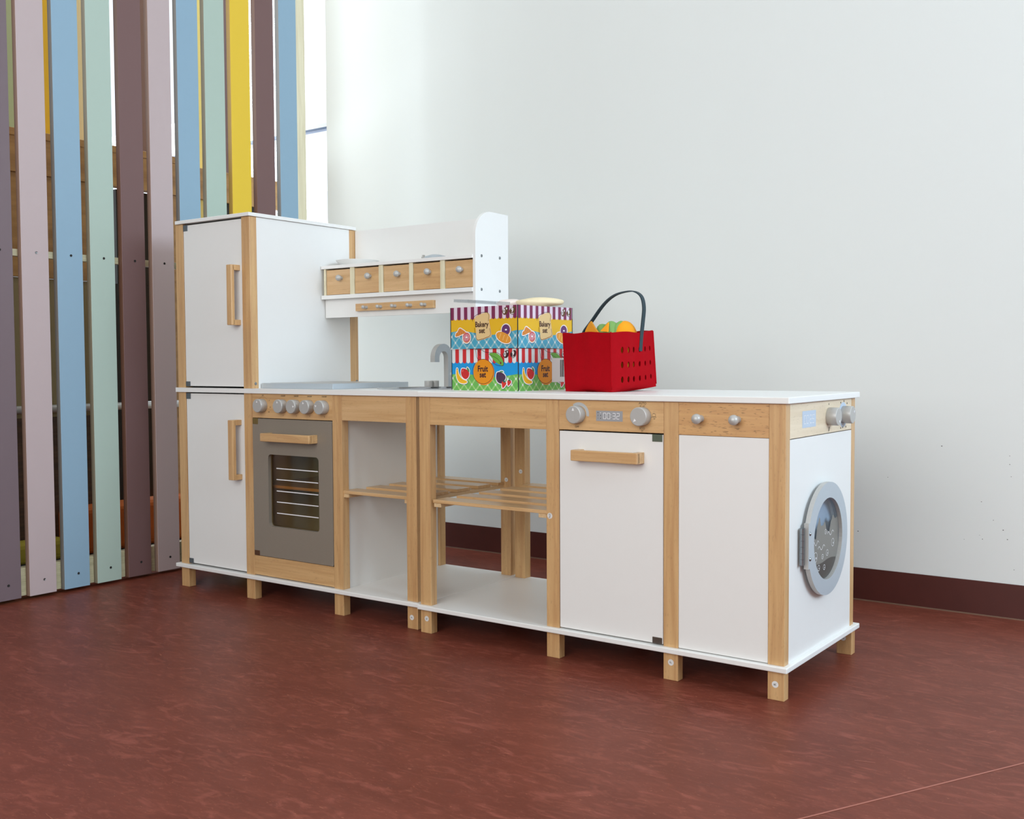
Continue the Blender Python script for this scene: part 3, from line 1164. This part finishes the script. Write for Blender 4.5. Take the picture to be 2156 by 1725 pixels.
def clip_rect(poly, x0, x1, y0, y1):
    def lerp(a_, b_, t):
        return (a_[0] + (b_[0] - a_[0]) * t, a_[1] + (b_[1] - a_[1]) * t)
    for (ax_, val, sgn) in ((0, x0, 1), (0, x1, -1), (1, y0, 1), (1, y1, -1)):
        if not poly:
            return poly
        poly = clip_poly(poly, lambda p_: (p_[ax_] - val) * sgn >= 0, lambda a_, b_: lerp(a_, b_, (val - a_[ax_]) / (b_[ax_] - a_[ax_])))
    return poly


def gingham(q_, fr, wave, base, band, knot, L0):
    xs_ = [CW * i / 40 for i in range(41)]
    q_.flat([(0, 0)] + [(CW, 0)] + [(x, wave(x)) for x in reversed(xs_)], fr, L0, base)
    p_ = CW / 8.4
    sl = 1.15

    def below(poly):
        # keep only what lies under the wave (test by splitting fine)
        return all(wave(min(max(v[0], 0), CW)) >= v[1] - .0003 for v in poly)
    for sgn in (1, -1):
        k = -14
        while k < 26:
            x0 = k * p_
            steps = 26
            for i in range(steps):
                z0, z1 = CH * .5 * i / steps, CH * .5 * (i + 1) / steps
                xa, xb = x0 + sgn * z0 / sl, x0 + sgn * z1 / sl
                poly = [(xa, z0), (xa + p_ * .22, z0), (xb + p_ * .22, z1), (xb, z1)]
                poly = clip_rect(poly, 0, CW, 0, CH)
                if len(poly) >= 3 and below(poly):
                    q_.flat(poly, fr, L0 + (.00006 if sgn > 0 else .00009), band)
            k += 1
    # diamonds at crossings
    h_ = p_ * sl
    j = 0
    while j * h_ / 2 < CH * .5:
        z = j * h_ / 2
        for k in range(-1, 12):
            x = (k + (0.5 if j % 2 else 0)) * p_ + p_ * .11
            poly = clip_rect([(x - p_ * .11, z), (x, z - p_ * .127), (x + p_ * .11, z), (x, z + p_ * .127)], 0, CW, 0, CH)
            if len(poly) >= 3 and below(poly):
                q_.flat(poly, fr, L0 + .00013, knot)
        j += 1


def smooth(pts_, n=6):
    out_ = []
    N = len(pts_)
    for i in range(N):
        p0_, p1_, p2_, p3_ = [Vector(pts_[(i + k) % N]) for k in (-1, 0, 1, 2)]
        for j in range(n):
            t = j / n
            out_.append(tuple(.5 * ((2 * p1_) + (-p0_ + p2_) * t + (2 * p0_ - 5 * p1_ + 4 * p2_ - p3_) * t * t + (-p0_ + 3 * p1_ - 3 * p2_ + p3_) * t ** 3)))
    return out_


def smooth_open(pts_, n=6):
    P_ = [pts_[0]] + list(pts_) + [pts_[-1]]
    out_ = []
    for i in range(1, len(P_) - 2):
        p0_, p1_, p2_, p3_ = [Vector(P_[i + k]) for k in (-1, 0, 1, 2)]
        for j in range(n):
            t = j / n
            out_.append(tuple(.5 * ((2 * p1_) + (-p0_ + p2_) * t + (2 * p0_ - 5 * p1_ + 4 * p2_ - p3_) * t * t + (-p0_ + 3 * p1_ - 3 * p2_ + p3_) * t ** 3)))
    out_.append(tuple(P_[-1]))
    return out_


def grow(poly, d_):
    c_ = Vector((sum(p_[0] for p_ in poly) / len(poly), sum(p_[1] for p_ in poly) / len(poly)))
    out_ = []
    N = len(poly)
    area_ = sum(poly[i][0] * poly[(i + 1) % N][1] - poly[(i + 1) % N][0] * poly[i][1] for i in range(N))
    s_ = 1 if area_ > 0 else -1
    for i in range(N):
        a_, b_ = Vector(poly[i - 1]), Vector(poly[(i + 1) % N])
        t = (b_ - a_).normalized()
        out_.append(tuple(Vector(poly[i]) + Vector((t.y, -t.x)) * d_ * s_))
    return out_


def sticker_art(q_, fr, poly, m, L0, shadow=True):
    if shadow:
        q_.flat([(x + .0006, y - .0006) for x, y in grow(poly, .0022)], fr, L0, pm('ink', (60, 60, 80)))
    q_.flat(grow(poly, .0019), fr, L0 + .00005, PRINTW)
    q_.flat(poly, fr, L0 + .0001, m)


# pixel helpers in the artwork (x 0..1020, y 0..630 measured from the lower left)
def A(x, y):
    return (x / 1020 * CW, y / 635 * CH)


def AP(l):
    return [A(x, y) for x, y in l]


def badges(q_, fr, dark):
    for cx, t in ((838, '0+'), (945, '9')):
        q_.flat(smooth(AP([(cx - 42, 548), (cx - 20, 588), (cx + 22, 612), (cx + 45, 590), (cx + 40, 530), (cx + 12, 496), (cx - 24, 502)])), fr, .0006, dark)
    x, y = A(825, 548)
    q_.text('0', .0145, fr, x, y, .0007, PRINTW, sx=.85, bold=.0004)
    x, y = A(862, 582)
    q_.text('+', .0090, fr, x, y, .0007, PRINTW, bold=.0003)
    x, y = A(946, 560)
    q_.text('9', .0135, fr, x, y, .0007, PRINTW, sx=.9, bold=.0005)
    x, y = A(946, 514)
    q_.text('pcs', .0052, fr, x, y, .0007, PRINTW, bold=.0001)


def art_bakery(q_, fr):
    Y_ = pm('yellow', (226, 178, 30))
    q_.flat([(0, 0), (CW, 0), (CW, CH), (0, CH)], fr, .0001, Y_)
    wave = lambda x: CH * (.36 + .06 * math.cos((x / CW - .12) * 2 * PI * .95) + .03 * (x / CW))
    gingham(q_, fr, wave, pm('teal', (72, 158, 186)), pm('teal_light', (136, 184, 194)), pm('teal_knot', (226, 224, 224)), .00015)
    stripes(q_, fr, 19.2, False, pm('plum', (124, 38, 78)), pm('pale_pink', (222, 206, 220)), CH * .74, .00045)
    # slice of bread
    br_ = smooth(AP([(420, 130), (600, 175), (632, 200), (612, 330), (598, 420), (612, 480), (590, 535), (520, 535), (430, 505), (385, 475), (380, 420), (395, 330), (402, 220)]), 5)
    q_.flat([(x + .001, y - .0012) for x, y in br_], fr, .00052, pm('toast', (230, 176, 120)))
    q_.flat(br_, fr, .00056, pm('bread', (224, 192, 136)))
    ink = pm('brown_ink', (78, 48, 30))
    ln = [(345, 415), (350, 460), (400, 505), (480, 540), (560, 545), (598, 500), (592, 450), (588, 410)]
    ribbon2(q_, smooth_open(AP(ln)), .0010, fr, .00062, ink)
    ln = [(375, 315), (390, 200), (410, 145), (440, 130), (560, 165), (610, 190), (622, 230), (606, 300)]
    ribbon2(q_, smooth_open(AP(ln)), .0010, fr, .00062, ink)
    x, y = A(487, 362)
    q_.text('Bakery', .0170, fr, x, y, .00068, ink, sx=.86, bold=.00055)
    x, y = A(490, 268)
    q_.text('set', .0170, fr, x, y, .00068, ink, sx=.86, bold=.00055)
    # croissant
    cr = smooth(AP([(75, 198), (84, 236), (112, 262), (128, 298), (150, 315), (186, 296), (216, 276), (243, 250), (236, 238), (190, 224), (150, 206), (112, 192), (88, 188)]), 5)
    sticker_art(q_, fr, cr, pm('croissant', (216, 134, 54)), .00062)
    for (x0, y0, x1, y1) in ((98, 235, 122, 205), (125, 280, 145, 222), (158, 292, 172, 225), (195, 275, 200, 225)):
        ribbon2(q_, [A(x0, y0), A((x0 + x1) / 2 + 4, (y0 + y1) / 2), A(x1, y1)], .0007, fr, .00075, pm('crust', (150, 86, 40)))
    # pink ring doughnut
    c_ = A(252, 168)
    sticker_art(q_, fr, circ(c_[0], c_[1], .0122, 28), pm('dough', (222, 150, 92)), .00064)
    q_.flat(circ(c_[0], c_[1] + .0008, .0108, 24), fr, .00076, pm('icing_pink', (200, 92, 104)))
    for k in range(-3, 4):
        xx = c_[0] + k * .0032
        hh = math.sqrt(max(.0104 ** 2 - (k * .0032) ** 2, 0))
        ribbon2(q_, [(xx - .002, c_[1] - hh * .7), (xx + .001, c_[1] + hh * .8)], .0006, fr, .00078, PRINTW)
    q_.flat(circ(c_[0], c_[1] + .001, .0030, 14, ry=.0018), fr, .0008, PRINTW)
    # purple ring doughnut
    c_ = A(852, 268)
    sticker_art(q_, fr, circ(c_[0], c_[1], .0128, 28), pm('dough', (222, 150, 92)), .00062)
    q_.flat(circ(c_[0] - .0006, c_[1] + .0008, .0118, 24), fr, .00074, pm('icing_purple', (92, 48, 108)))
    for k in range(14):
        a_ = k * 2.4
        r_ = .0045 + .0005 * (k % 11)
        q_.flat(circ(c_[0] + r_ * math.cos(a_), c_[1] + r_ * math.sin(a_), .0005, 6), fr, .00076, pm('icing_pink', (200, 92, 104)))
    q_.flat(circ(c_[0], c_[1] + .0008, .0032, 14, ry=.0018), fr, .0008, PRINTW)
    # loaf
    a_ = -.36
    c_ = A(815, 158)
    el = [(c_[0] + .0225 * math.cos(t) * math.cos(a_) - .0112 * math.sin(t) * math.sin(a_), c_[1] + .0225 * math.cos(t) * math.sin(a_) + .0112 * math.sin(t) * math.cos(a_)) for t in [2 * PI * i / 36 for i in range(36)]]
    sticker_art(q_, fr, el, pm('loaf', (222, 148, 50)), .00066)
    for k in (-1, 0, 1):
        xx, yy = c_[0] + k * .011 * math.cos(a_), c_[1] + k * .011 * math.sin(a_)
        ribbon2(q_, [(xx - .002, yy - .006), (xx, yy), (xx + .003, yy + .006)], .0022, fr, .00079, pm('loaf_light', (238, 184, 104)))
    badges(q_, fr, pm('badge_brown', (98, 66, 40)))


def art_fruit(q_, fr):
    q_.flat([(0, 0), (CW, 0), (CW, CH), (0, CH)], fr, .0001, pm('sky', (20, 146, 212)))
    wave = lambda x: CH * (.355 + .045 * math.cos((x / CW - .13) * 2 * PI * .95) + .03 * (x / CW))
    gingham(q_, fr, wave, pm('grass', (104, 174, 82)), pm('grass_light', (150, 196, 116)), pm('grass_knot', (220, 222, 222)), .00015)
    stripes(q_, fr, 17.5, True, pm('red', (200, 40, 44)), pm('off_white', (218, 222, 224)), CH * .71, .00045)
    ink = pm('plum_ink', (58, 24, 30))
    c_ = A(500, 285)
    q_.flat(circ(c_[0] + .0012, c_[1] - .0012, .0318, 48, ry=.0293), fr, .00052, pm('orange_edge', (226, 134, 30)))
    q_.flat(circ(c_[0], c_[1], .0312, 48, ry=.0290), fr, .00056, pm('orange', (222, 138, 12)))
    ln = [(428, 470), (400, 505), (385, 585), (378, 625), (400, 628), (432, 600), (450, 560), (446, 535), (430, 560), (436, 610), (470, 622), (520, 590), (600, 575), (690, 580), (760, 540), (800, 470), (805, 400), (790, 378)]
    ribbon2(q_, smooth_open(AP(ln)), .0010, fr, .00066, ink)
    el = [(c_[0] - .0014 + .0318 * math.cos(t), c_[1] + .0010 + .0282 * math.sin(t)) for t in [PI / 2 + .45 - i * (2 * PI - .25) / 60 for i in range(61)]]
    ribbon2(q_, el, .0010, fr, .00064, ink)
    lf = smooth(AP([(590, 560), (640, 572), (700, 566), (760, 520), (795, 450), (798, 380), (740, 400), (680, 440), (630, 500)]), 4)
    q_.flat(lf, fr, .00058, pm('leaf', (106, 170, 66)))
    ribbon2(q_, smooth_open(AP([(578, 560), (590, 500), (640, 430), (710, 385), (790, 378)])), .0009, fr, .00066, ink)
    ribbon2(q_, smooth_open(AP([(582, 552), (650, 520), (715, 480), (760, 425)])), .0008, fr, .00066, ink)
    q_.flat(circ(*A(762, 420), .0022, 12, ry=.0028), fr, .00068, pm('ink_red', (110, 40, 40)))
    x, y = A(488, 330)
    q_.text('Fruit', .0185, fr, x, y, .00068, ink, sx=.88, bold=.0006)
    x, y = A(488, 240)
    q_.text('set', .0180, fr, x, y, .00068, ink, sx=.88, bold=.0006)
    # banana
    bn = smooth(AP([(78, 335), (95, 335), (100, 300), (120, 235), (170, 175), (235, 145), (238, 118), (180, 105), (120, 125), (85, 180), (72, 250)]), 5)
    sticker_art(q_, fr, bn, pm('banana', (238, 178, 30)), .00060)
    q_.flat(circ(*A(87, 332), .0014, 10), fr, .00075, ink)
    ribbon2(q_, smooth_open(AP([(92, 290), (105, 220), (150, 160), (215, 130)])), .0006, fr, .00075, pm('banana_line', (206, 142, 20)))
    # apple
    ap = smooth(AP([(150, 300), (165, 335), (205, 335), (225, 325), (262, 310), (280, 260), (262, 200), (220, 172), (175, 200), (150, 250)]), 5)
    sticker_art(q_, fr, ap, pm('apple', (196, 40, 36)), .00062)
    q_.flat(smooth(AP([(165, 290), (175, 320), (188, 318), (176, 280)]), 4), fr, .00076, pm('apple_light', (222, 92, 84)))
    lf2 = smooth(AP([(240, 352), (262, 345), (280, 310), (278, 280), (250, 310)]), 4)
    sticker_art(q_, fr, lf2, pm('leaf_dark', (72, 128, 70)), .00064, shadow=False)
    ribbon2(q_, smooth_open(AP([(225, 328), (232, 355), (246, 372)])), .0009, fr, .0008, ink)
    # plum
    pl = smooth(AP([(700, 265), (730, 285), (770, 278), (815, 250), (835, 200), (800, 130), (760, 110), (715, 135), (693, 190)]), 5)
    sticker_art(q_, fr, pl, pm('plum_fruit', (76, 44, 74)), .00062)
    ribbon2(q_, smooth_open(AP([(765, 272), (742, 200), (750, 130)])), .0006, fr, .00076, pm('plum_line', (48, 24, 50)))
    sticker_art(q_, fr, smooth(AP([(745, 292), (780, 300), (805, 285), (775, 278)]), 4), pm('leaf_dark', (72, 128, 70)), .00064, shadow=False)
    # strawberries
    for (cx, cy, s_) in ((812, 105, 1.0), (890, 130, .85)):
        st = smooth(AP([(cx - 34 * s_, cy + 28 * s_), (cx - 12 * s_, cy + 44 * s_), (cx + 24 * s_, cy + 30 * s_), (cx + 32 * s_, cy), (cx + 4 * s_, cy - 42 * s_), (cx - 22 * s_, cy - 62 * s_), (cx - 34 * s_, cy - 20 * s_)]), 4)
        sticker_art(q_, fr, st, pm('strawberry', (206, 46, 38)), .00066)
        q_.flat(AP([(cx - 26 * s_, cy + 40 * s_), (cx - 8 * s_, cy + 48 * s_), (cx - 2 * s_, cy + 70 * s_), (cx + 6 * s_, cy + 48 * s_), (cx + 30 * s_, cy + 42 * s_), (cx + 12 * s_, cy + 26 * s_), (cx, cy + 10 * s_), (cx - 6 * s_, cy + 28 * s_)]), fr, .0008, pm('calyx', (34, 92, 80)))
    badges(q_, fr, pm('badge_dark', (62, 26, 30)))


def carton(name, label, loc, rz, art, edge):
    o_ = None
    e_ = empty(name, loc, rz, label, 'box', 'printed toy food cartons')
    q_ = MB()
    ck = mat('carton_' + name, edge, .55)
    q_.box(-CW, 0, 0, CW, 0, CH, ck, bev=.0008)
    # near left face: u runs along x
    art(q_, lambda u, v, w_: (-CW + u, -w_, v))
    # right face: u runs along y
    art(q_, lambda u, v, w_: (w_, u, v))
    body = q_.build('carton_body', e_)
    for (x, y) in ((0, 0), (0, CW), (-CW, 0)):
        q_ = MB()
        q_.box(x - .0006, x + .0010, y - .0010, y + .0006, .0008, CH, mat('dark_edge', (30, 34, 36), .6))
        q_.build('edge_crease', e_)
    return e_


c1 = carton('fruit_set_box', 'fruit set box printed in blue and green with red awning stripes, standing on the worktop', (-.6700, .1060, ZT1), -.068, art_fruit, (222, 224, 224))
q = MB()
q.box(.0009, .0012, .121, .180, .018, .074, mat('paper_label', (224, 220, 218), .7))
for i, y in enumerate((.152, .155, .1565, .160, .1625, .164, .168, .171)):
    q.box(.00115, .0013, y, y + (.0012 if i % 3 else .002), .030, .070, BLACK)
q.build('paper_label', c1)
c2 = carton('bakery_set_box', 'yellow and teal bakery set box with purple stripes, stacked on the fruit set box', (-.6660, .0985, ZT1 + CH + .0010), -.066, art_bakery, (228, 220, 226))
ZBX = ZT1 + 2 * CH + .0015


def on_box(u, v):      # world point on the top of the bakery box, u,v back-left from the near corner
    c_, s_ = math.cos(-.066), math.sin(-.066)
    return (-.6660 + c_ * (-u) - s_ * v, .0985 + s_ * (-u) + c_ * v)


cream = mat('cream_felt', (238, 222, 184), .9, noise=(30, .03), bump=.6)
q = MB()
q.blob((0, 0, .0108), (.056, .030, .0108), cream, seg=28, warp=.05, seed=3)
o = q.build('toy_baguette')
x, y = on_box(.030, .118)
o.location = (x, y, ZBX)
o.rotation_euler = (0, 0, .55)
o['label'] = 'cream fabric toy bread loaf lying on top of the bakery set box'
o['category'] = 'toy bread'
q = MB()
q.blob((0, 0, .0105), (.035, .024, .0105), mat('pale_pink_felt', (236, 222, 214), .9), seg=24, warp=.05, seed=5)
o = q.build('toy_bun')
x, y = on_box(.108, .105)
o.location = (x, y, ZBX)
o.rotation_euler = (0, 0, .2)
o['label'] = 'pale pinkish fabric toy bun on the box, left of the cream bread'
o['category'] = 'toy bread'
# clear plastic lid, tilted
q = MB()
q.prism([(0, 0), (.13, 0), (.13, .05), (0, .05)], [], FZ(0), .0006, glass('clear_plastic', (248, 250, 250), .05, .25))
for (a_, b_, c_, d_) in ((0, .13, 0, .0006), (0, .13, .0494, .05), (0, .0006, 0, .05), (.1294, .13, 0, .05)):
    q.box(a_, b_, c_, d_, -.006, .0008, glass('clear_plastic_edge', (244, 246, 247), .16, .35))
o = q.build('plastic_lid')
x, y = on_box(.196, .004)
o.location = (x, y, ZBX + .0190)
o.rotation_euler = (.03, .085, -.066)
o['label'] = 'clear plastic lid tilted on top of the bakery set box'
o['category'] = 'lid'

# ================================================================== RED BASKET
BA = -.12
BW, BDp, BH = .127, .147, .127
bk = empty('shopping_basket', (-.4395, .1230, ZT1 + .0004), BA, 'red fabric toy shopping basket with rows of holes and dark strap, standing on the worktop', 'basket')
RED = mat('red_felt', (163, 2, 17), .9, spec=.12, noise=(60, .05), bump=.5)
TEAL = mat('dark_teal_strap', (34, 54, 62), .55, noise=(90, .05))


def felt_wall(org, du, length, holes, outn, flare, seed, lift=lambda s: 0.0, curve=.006):
    """wall along du from org, subdivided, gently wavy, with optional elliptical holes"""
    q_ = MB()
    nu, nz = 30, 26
    T = .0028
    polyh = []
    for (hu, hz, ru, rz) in holes:
        polyh.append(circ(hu * length, hz * BH, ru, 14, ry=rz))
    # grid of small cells with holes cut out of the outline, then warped
    b_ = bmesh.new()
    i_ = q_.mi(RED)

    def warp(u, v, w_):
        s = u / length
        z = v / BH
        bow = curve * math.sin(PI * s) * (z ** 1.5) * .8 + .0016 * math.sin(s * 17 + seed) * (.3 + z * .5) * math.sin(PI * s)
        low = .008 * max(0, (.12 - z) / .12) ** 2 * math.sin(PI * s)
        off = bow - low + w_
        zz = v + lift(s) * (1 - .45 * z) - (.0015 * math.sin(s * 9 + seed) if z > .95 else 0)
        p_ = Vector(org) + Vector(du) * u + Vector(outn) * off
        gx = p_.x + .0015 * z * (1 + p_.x / BW) - .003 * z * (-p_.x / BW)
        gy = p_.y * (1 + .10 * (1 - z)) - .005 * z * (1 - p_.y / BDp)
        return (gx, gy, zz)
    # strips tessellated with holes
    us = [length * i / nu for i in range(nu + 1)]
    for j in range(3):
        pass
    cells = 6
    # build by tessellating vertical thirds so the sheet can bend
    verts = {}
    xs_ = [0]
    polys = []
    outline = [(length * i / nu, 0) for i in range(nu + 1)] + [(length, BH * i / nz) for i in range(1, nz + 1)] + [(length * (nu - i) / nu, BH) for i in range(1, nu + 1)] + [(0, BH * (nz - i) / nz) for i in range(1, nz)]
    allp = [outline] + polyh
    # add interior rings as fake thin slits is avoided: use constrained grid instead
    from mathutils.geometry import delaunay_2d_cdt
    pts_, eds_ = [], []
    for pl in allp:
        k0 = len(pts_)
        pts_ += [Vector(p_) for p_ in pl]
        eds_ += [(k0 + i, k0 + (i + 1) % len(pl)) for i in range(len(pl))]

    def inh(x, y):
        return any(((x - hu * length) / (ru * 1.15)) ** 2 + ((y - hz * BH) / (rz * 1.15)) ** 2 < 1 for (hu, hz, ru, rz) in holes)
    for i in range(1, nu):
        for j in range(1, nz):
            x, y = length * i / nu, BH * j / nz
            if not inh(x, y):
                pts_.append(Vector((x, y)))
    vo, eo, fo, _, _, _ = delaunay_2d_cdt(pts_, eds_, [], 0, 1e-7)
    F_ = []
    for f in fo:
        c_ = sum((vo[i] for i in f), Vector((0, 0))) / len(f)
        if any(((c_.x - hu * length) / ru) ** 2 + ((c_.y - hz * BH) / rz) ** 2 < .97 for (hu, hz, ru, rz) in holes):
            continue
        F_.append(f)
    for f in F_:
        pass
    V0 = [b_.verts.new(warp(v.x, v.y, 0)) for v in vo]
    V1 = [b_.verts.new(warp(v.x, v.y, -T)) for v in vo]
    ec = {}
    for f in F_:
        b_.faces.new([V0[i] for i in f])
        b_.faces.new([V1[i] for i in reversed(f)])
        for k in range(len(f)):
            e = (f[k], f[(k + 1) % len(f)])
            ec[tuple(sorted(e))] = ec.get(tuple(sorted(e)), []) + [e]
    for e in ec.values():
        if len(e) == 1:
            a_, c_ = e[0]
            b_.faces.new([V0[c_], V0[a_], V1[a_], V1[c_]])
    for v in list(b_.verts):
        if not v.link_faces:
            b_.verts.remove(v)
    bmesh.ops.recalc_face_normals(b_, faces=b_.faces[:])
    for f in b_.faces:
        f.smooth = True
    for e in b_.edges:
        if len(e.link_faces) == 2 and e.link_faces[0].normal.angle(e.link_faces[1].normal, 0) > .8:
            e.smooth = False
    q_.merge(b_, RED)
    return q_


hl = []
for zc in (.70, .45, .20):
    for k in range(6):
        hl.append((.24 + k * .131, zc, .0042 - .0003 * k, .0072 - .0003 * k))
lift = lambda s: .009 * s ** 2.5
# axes in basket frame: -x to the left (near left face), +y to the back right
w1 = felt_wall((0, 0, 0), (-1, 0, 0), BW, [], (0, -1, 0), .006, 1.0)
w1.build('wall', bk, label='plain left side of the basket')
w2 = felt_wall((0, 0, 0), (0, 1, 0), BDp, hl, (1, 0, 0), .002, 2.0, lift=lift)
w2.build('wall', bk, label='right side with three rows of oval holes')
felt_wall((0, BDp, 0), (-1, 0, 0), BW, [], (0, 1, 0), -.002, 3.0, lift=lambda s: .009).build('wall', bk)
felt_wall((-BW, 0, 0), (0, 1, 0), BDp, hl, (-1, 0, 0), .003, 4.0, lift=lift).build('wall', bk)
q = MB()
b_ = bmesh.new()
nx_ = 12
g_ = [[b_.verts.new((-BW * i / nx_ * .96 - BW * .02, BDp * 1.10 * (.02 + .96 * j / nx_), lift(j / nx_) + .0002)) for j in range(nx_ + 1)] for i in range(nx_ + 1)]
g2 = [[b_.verts.new((-BW * i / nx_ * .96 - BW * .02, BDp * 1.10 * (.02 + .96 * j / nx_), lift(j / nx_) + .004)) for j in range(nx_ + 1)] for i in range(nx_ + 1)]
for i in range(nx_):
    for j in range(nx_):
        b_.faces.new([g_[i][j], g_[i + 1][j], g_[i + 1][j + 1], g_[i][j + 1]])
        b_.faces.new([g2[i][j], g2[i][j + 1], g2[i + 1][j + 1], g2[i + 1][j]])
bmesh.ops.recalc_face_normals(b_, faces=b_.faces[:])
q.merge(b_, RED, smooth=True)
q.build('bottom', bk)
# stitched corner seams
for (x, y, dx, dy) in ((-.0005, .0006, .0015, -.005), (-BW + .0005, .0006, -.003, -.005), (-.0005, BDp, .0015, 0)):
    q = MB()
    q.tube([(x + dx * t + (.004 if x > -.05 else .002) * 0, (y + dy * t) * (1 + .10 * (1 - t)), .006 + (BH - .006) * t + lift(y / BDp) * (1 - .45 * t)) for t in [i / 10 for i in range(11)]], .0019, RED, 8)
    q.build('corner_seam', bk)

# strap over the top: points given in the plane across the basket (along -x) and height
bc, bs = math.cos(BA), math.sin(BA)


SP = [(.0032, .087, .098), (.0056, .1165, .098), (.0099, .150, .098), (.0142, .181, .096), (.0105, .2040, .093), (-.003, .2155, .089), (-.0215, .217, .084), (-.050, .210, .077),
      (-.0745, .191, .070), (-.102, .1550, .062), (-.1225, .1275, .057), (-.1232, .100, .055), (-.1222, .085, .055)]


def cr3(P0, n=5):
    P_ = [P0[0]] + list(P0) + [P0[-1]]
    out_ = []
    for i in range(1, len(P_) - 2):
        a_, b1_, c_, d_ = [Vector(P_[i + k]) for k in (-1, 0, 1, 2)]
        for j in range(n):
            t = j / n
            out_.append(.5 * ((2 * b1_) + (-a_ + c_) * t + (2 * a_ - 5 * b1_ + 4 * c_ - d_) * t * t + (-a_ + 3 * b1_ - 3 * c_ + d_) * t ** 3))
    out_.append(Vector(P_[-1]))
    return out_


SP = cr3(SP)
q = MB()
b_ = bmesh.new()
hw = .0055
prev = None
N = len(SP)
for i, p_ in enumerate(SP):
    a_, c_ = SP[max(i - 1, 0)], SP[min(i + 1, N - 1)]
    t = (Vector((c_.x, c_.y)) - Vector((a_.x, a_.y))).normalized()
    n2 = Vector((-t.y, t.x)) * .0012
    ring_ = [b_.verts.new((p_.x + n2.x * s1, p_.z + hw * s2, p_.y + n2.y * s1)) for (s1, s2) in ((1, -1), (1, 1), (-1, 1), (-1, -1))]
    if prev:
        for k in range(4):
            b_.faces.new([prev[k], prev[(k + 1) % 4], ring_[(k + 1) % 4], ring_[k]])
    else:
        b_.faces.new(ring_)
    prev = ring_
b_.faces.new(prev)
bmesh.ops.recalc_face_normals(b_, faces=b_.faces[:])
q.merge(b_, TEAL)
q.build('strap', bk)


def bw_(x, y, z):
    return (-.4395 + bc * x - bs * y, .1230 + bs * x + bc * y, ZT1 + z)


# plush corn cob with husk leaves
GRN = mat('green_plush', (124, 168, 92), .9, noise=(30, .05), bump=.6)
ORG = mat('orange_plush', (244, 160, 10), .85, noise=(30, .03), bump=.5)
MUS = mat('mustard_felt', (212, 138, 20), .9, noise=(40, .05), bump=.5)
corn = empty('toy_corn', bw_(-.040, .090, .006), BA, 'stuffed orange toy corn cob wrapped in green leaves, lying in the red basket', 'toy vegetable')
q = MB()
rot = Matrix.Rotation(-.18, 3, 'Y')
q.blob((.012, -.006, .106), (.025, .034, .042), ORG, seg=26)
q.blob((-.006, .000, .060), (.036, .034, .050), ORG, seg=26)
q.build('cob', corn)
for (loc, rad, sd) in (((-.030, -.026, .100), (.022, .024, .044), 1), ((-.008, -.028, .104), (.022, .022, .043), 2), ((.008, -.016, .106), (.014, .024, .042), 5), ((-.048, -.018, .086), (.016, .026, .040), 4)):
    q = MB()
    q.blob(loc, rad, GRN, seg=24, warp=.05, seed=sd)
    q.build('husk_leaf', corn)
q = MB()
fr_ = lambda u, v, w_: (-.006 + u, -.0485 - w_ + v * .65, .131 + v)
q.prism([(-.011, -.006), (.010, -.008), (.001, .013)], [], fr_, .004, ORG)
q.build('corn_grain', corn)
q = MB()
b_ = bmesh.new()
tri = [(-.016, 0), (.038, 0), (.024, .016), (.010, .031), (-.001, .045), (-.006, .038), (-.011, .026)]
q.prism(tri, [], lambda u, v, w_: (u, -w_ + .25 * v, v), .007, MUS)
q.box(-.016, .034, -.007, .004, -.078, .002, MUS, bev=.003)
o = q.build('toy_star')
o.location = bw_(-.076, .022, .108)
o.rotation_euler = (0, 0, BA + .15)
o['label'] = 'mustard felt toy with a pointed corner sticking out of the red basket'
o['category'] = 'toy food'
q = MB()
q.blob((0, 0, .021), (.016, .024, .020), MUS, seg=22)
o = q.build('toy_pepper')
o.location = bw_(-.022, .030, .0065)
o.rotation_euler = (0, 0, BA)
o['label'] = 'mustard stuffed toy seen through the left holes of the red basket'
o['category'] = 'toy food'
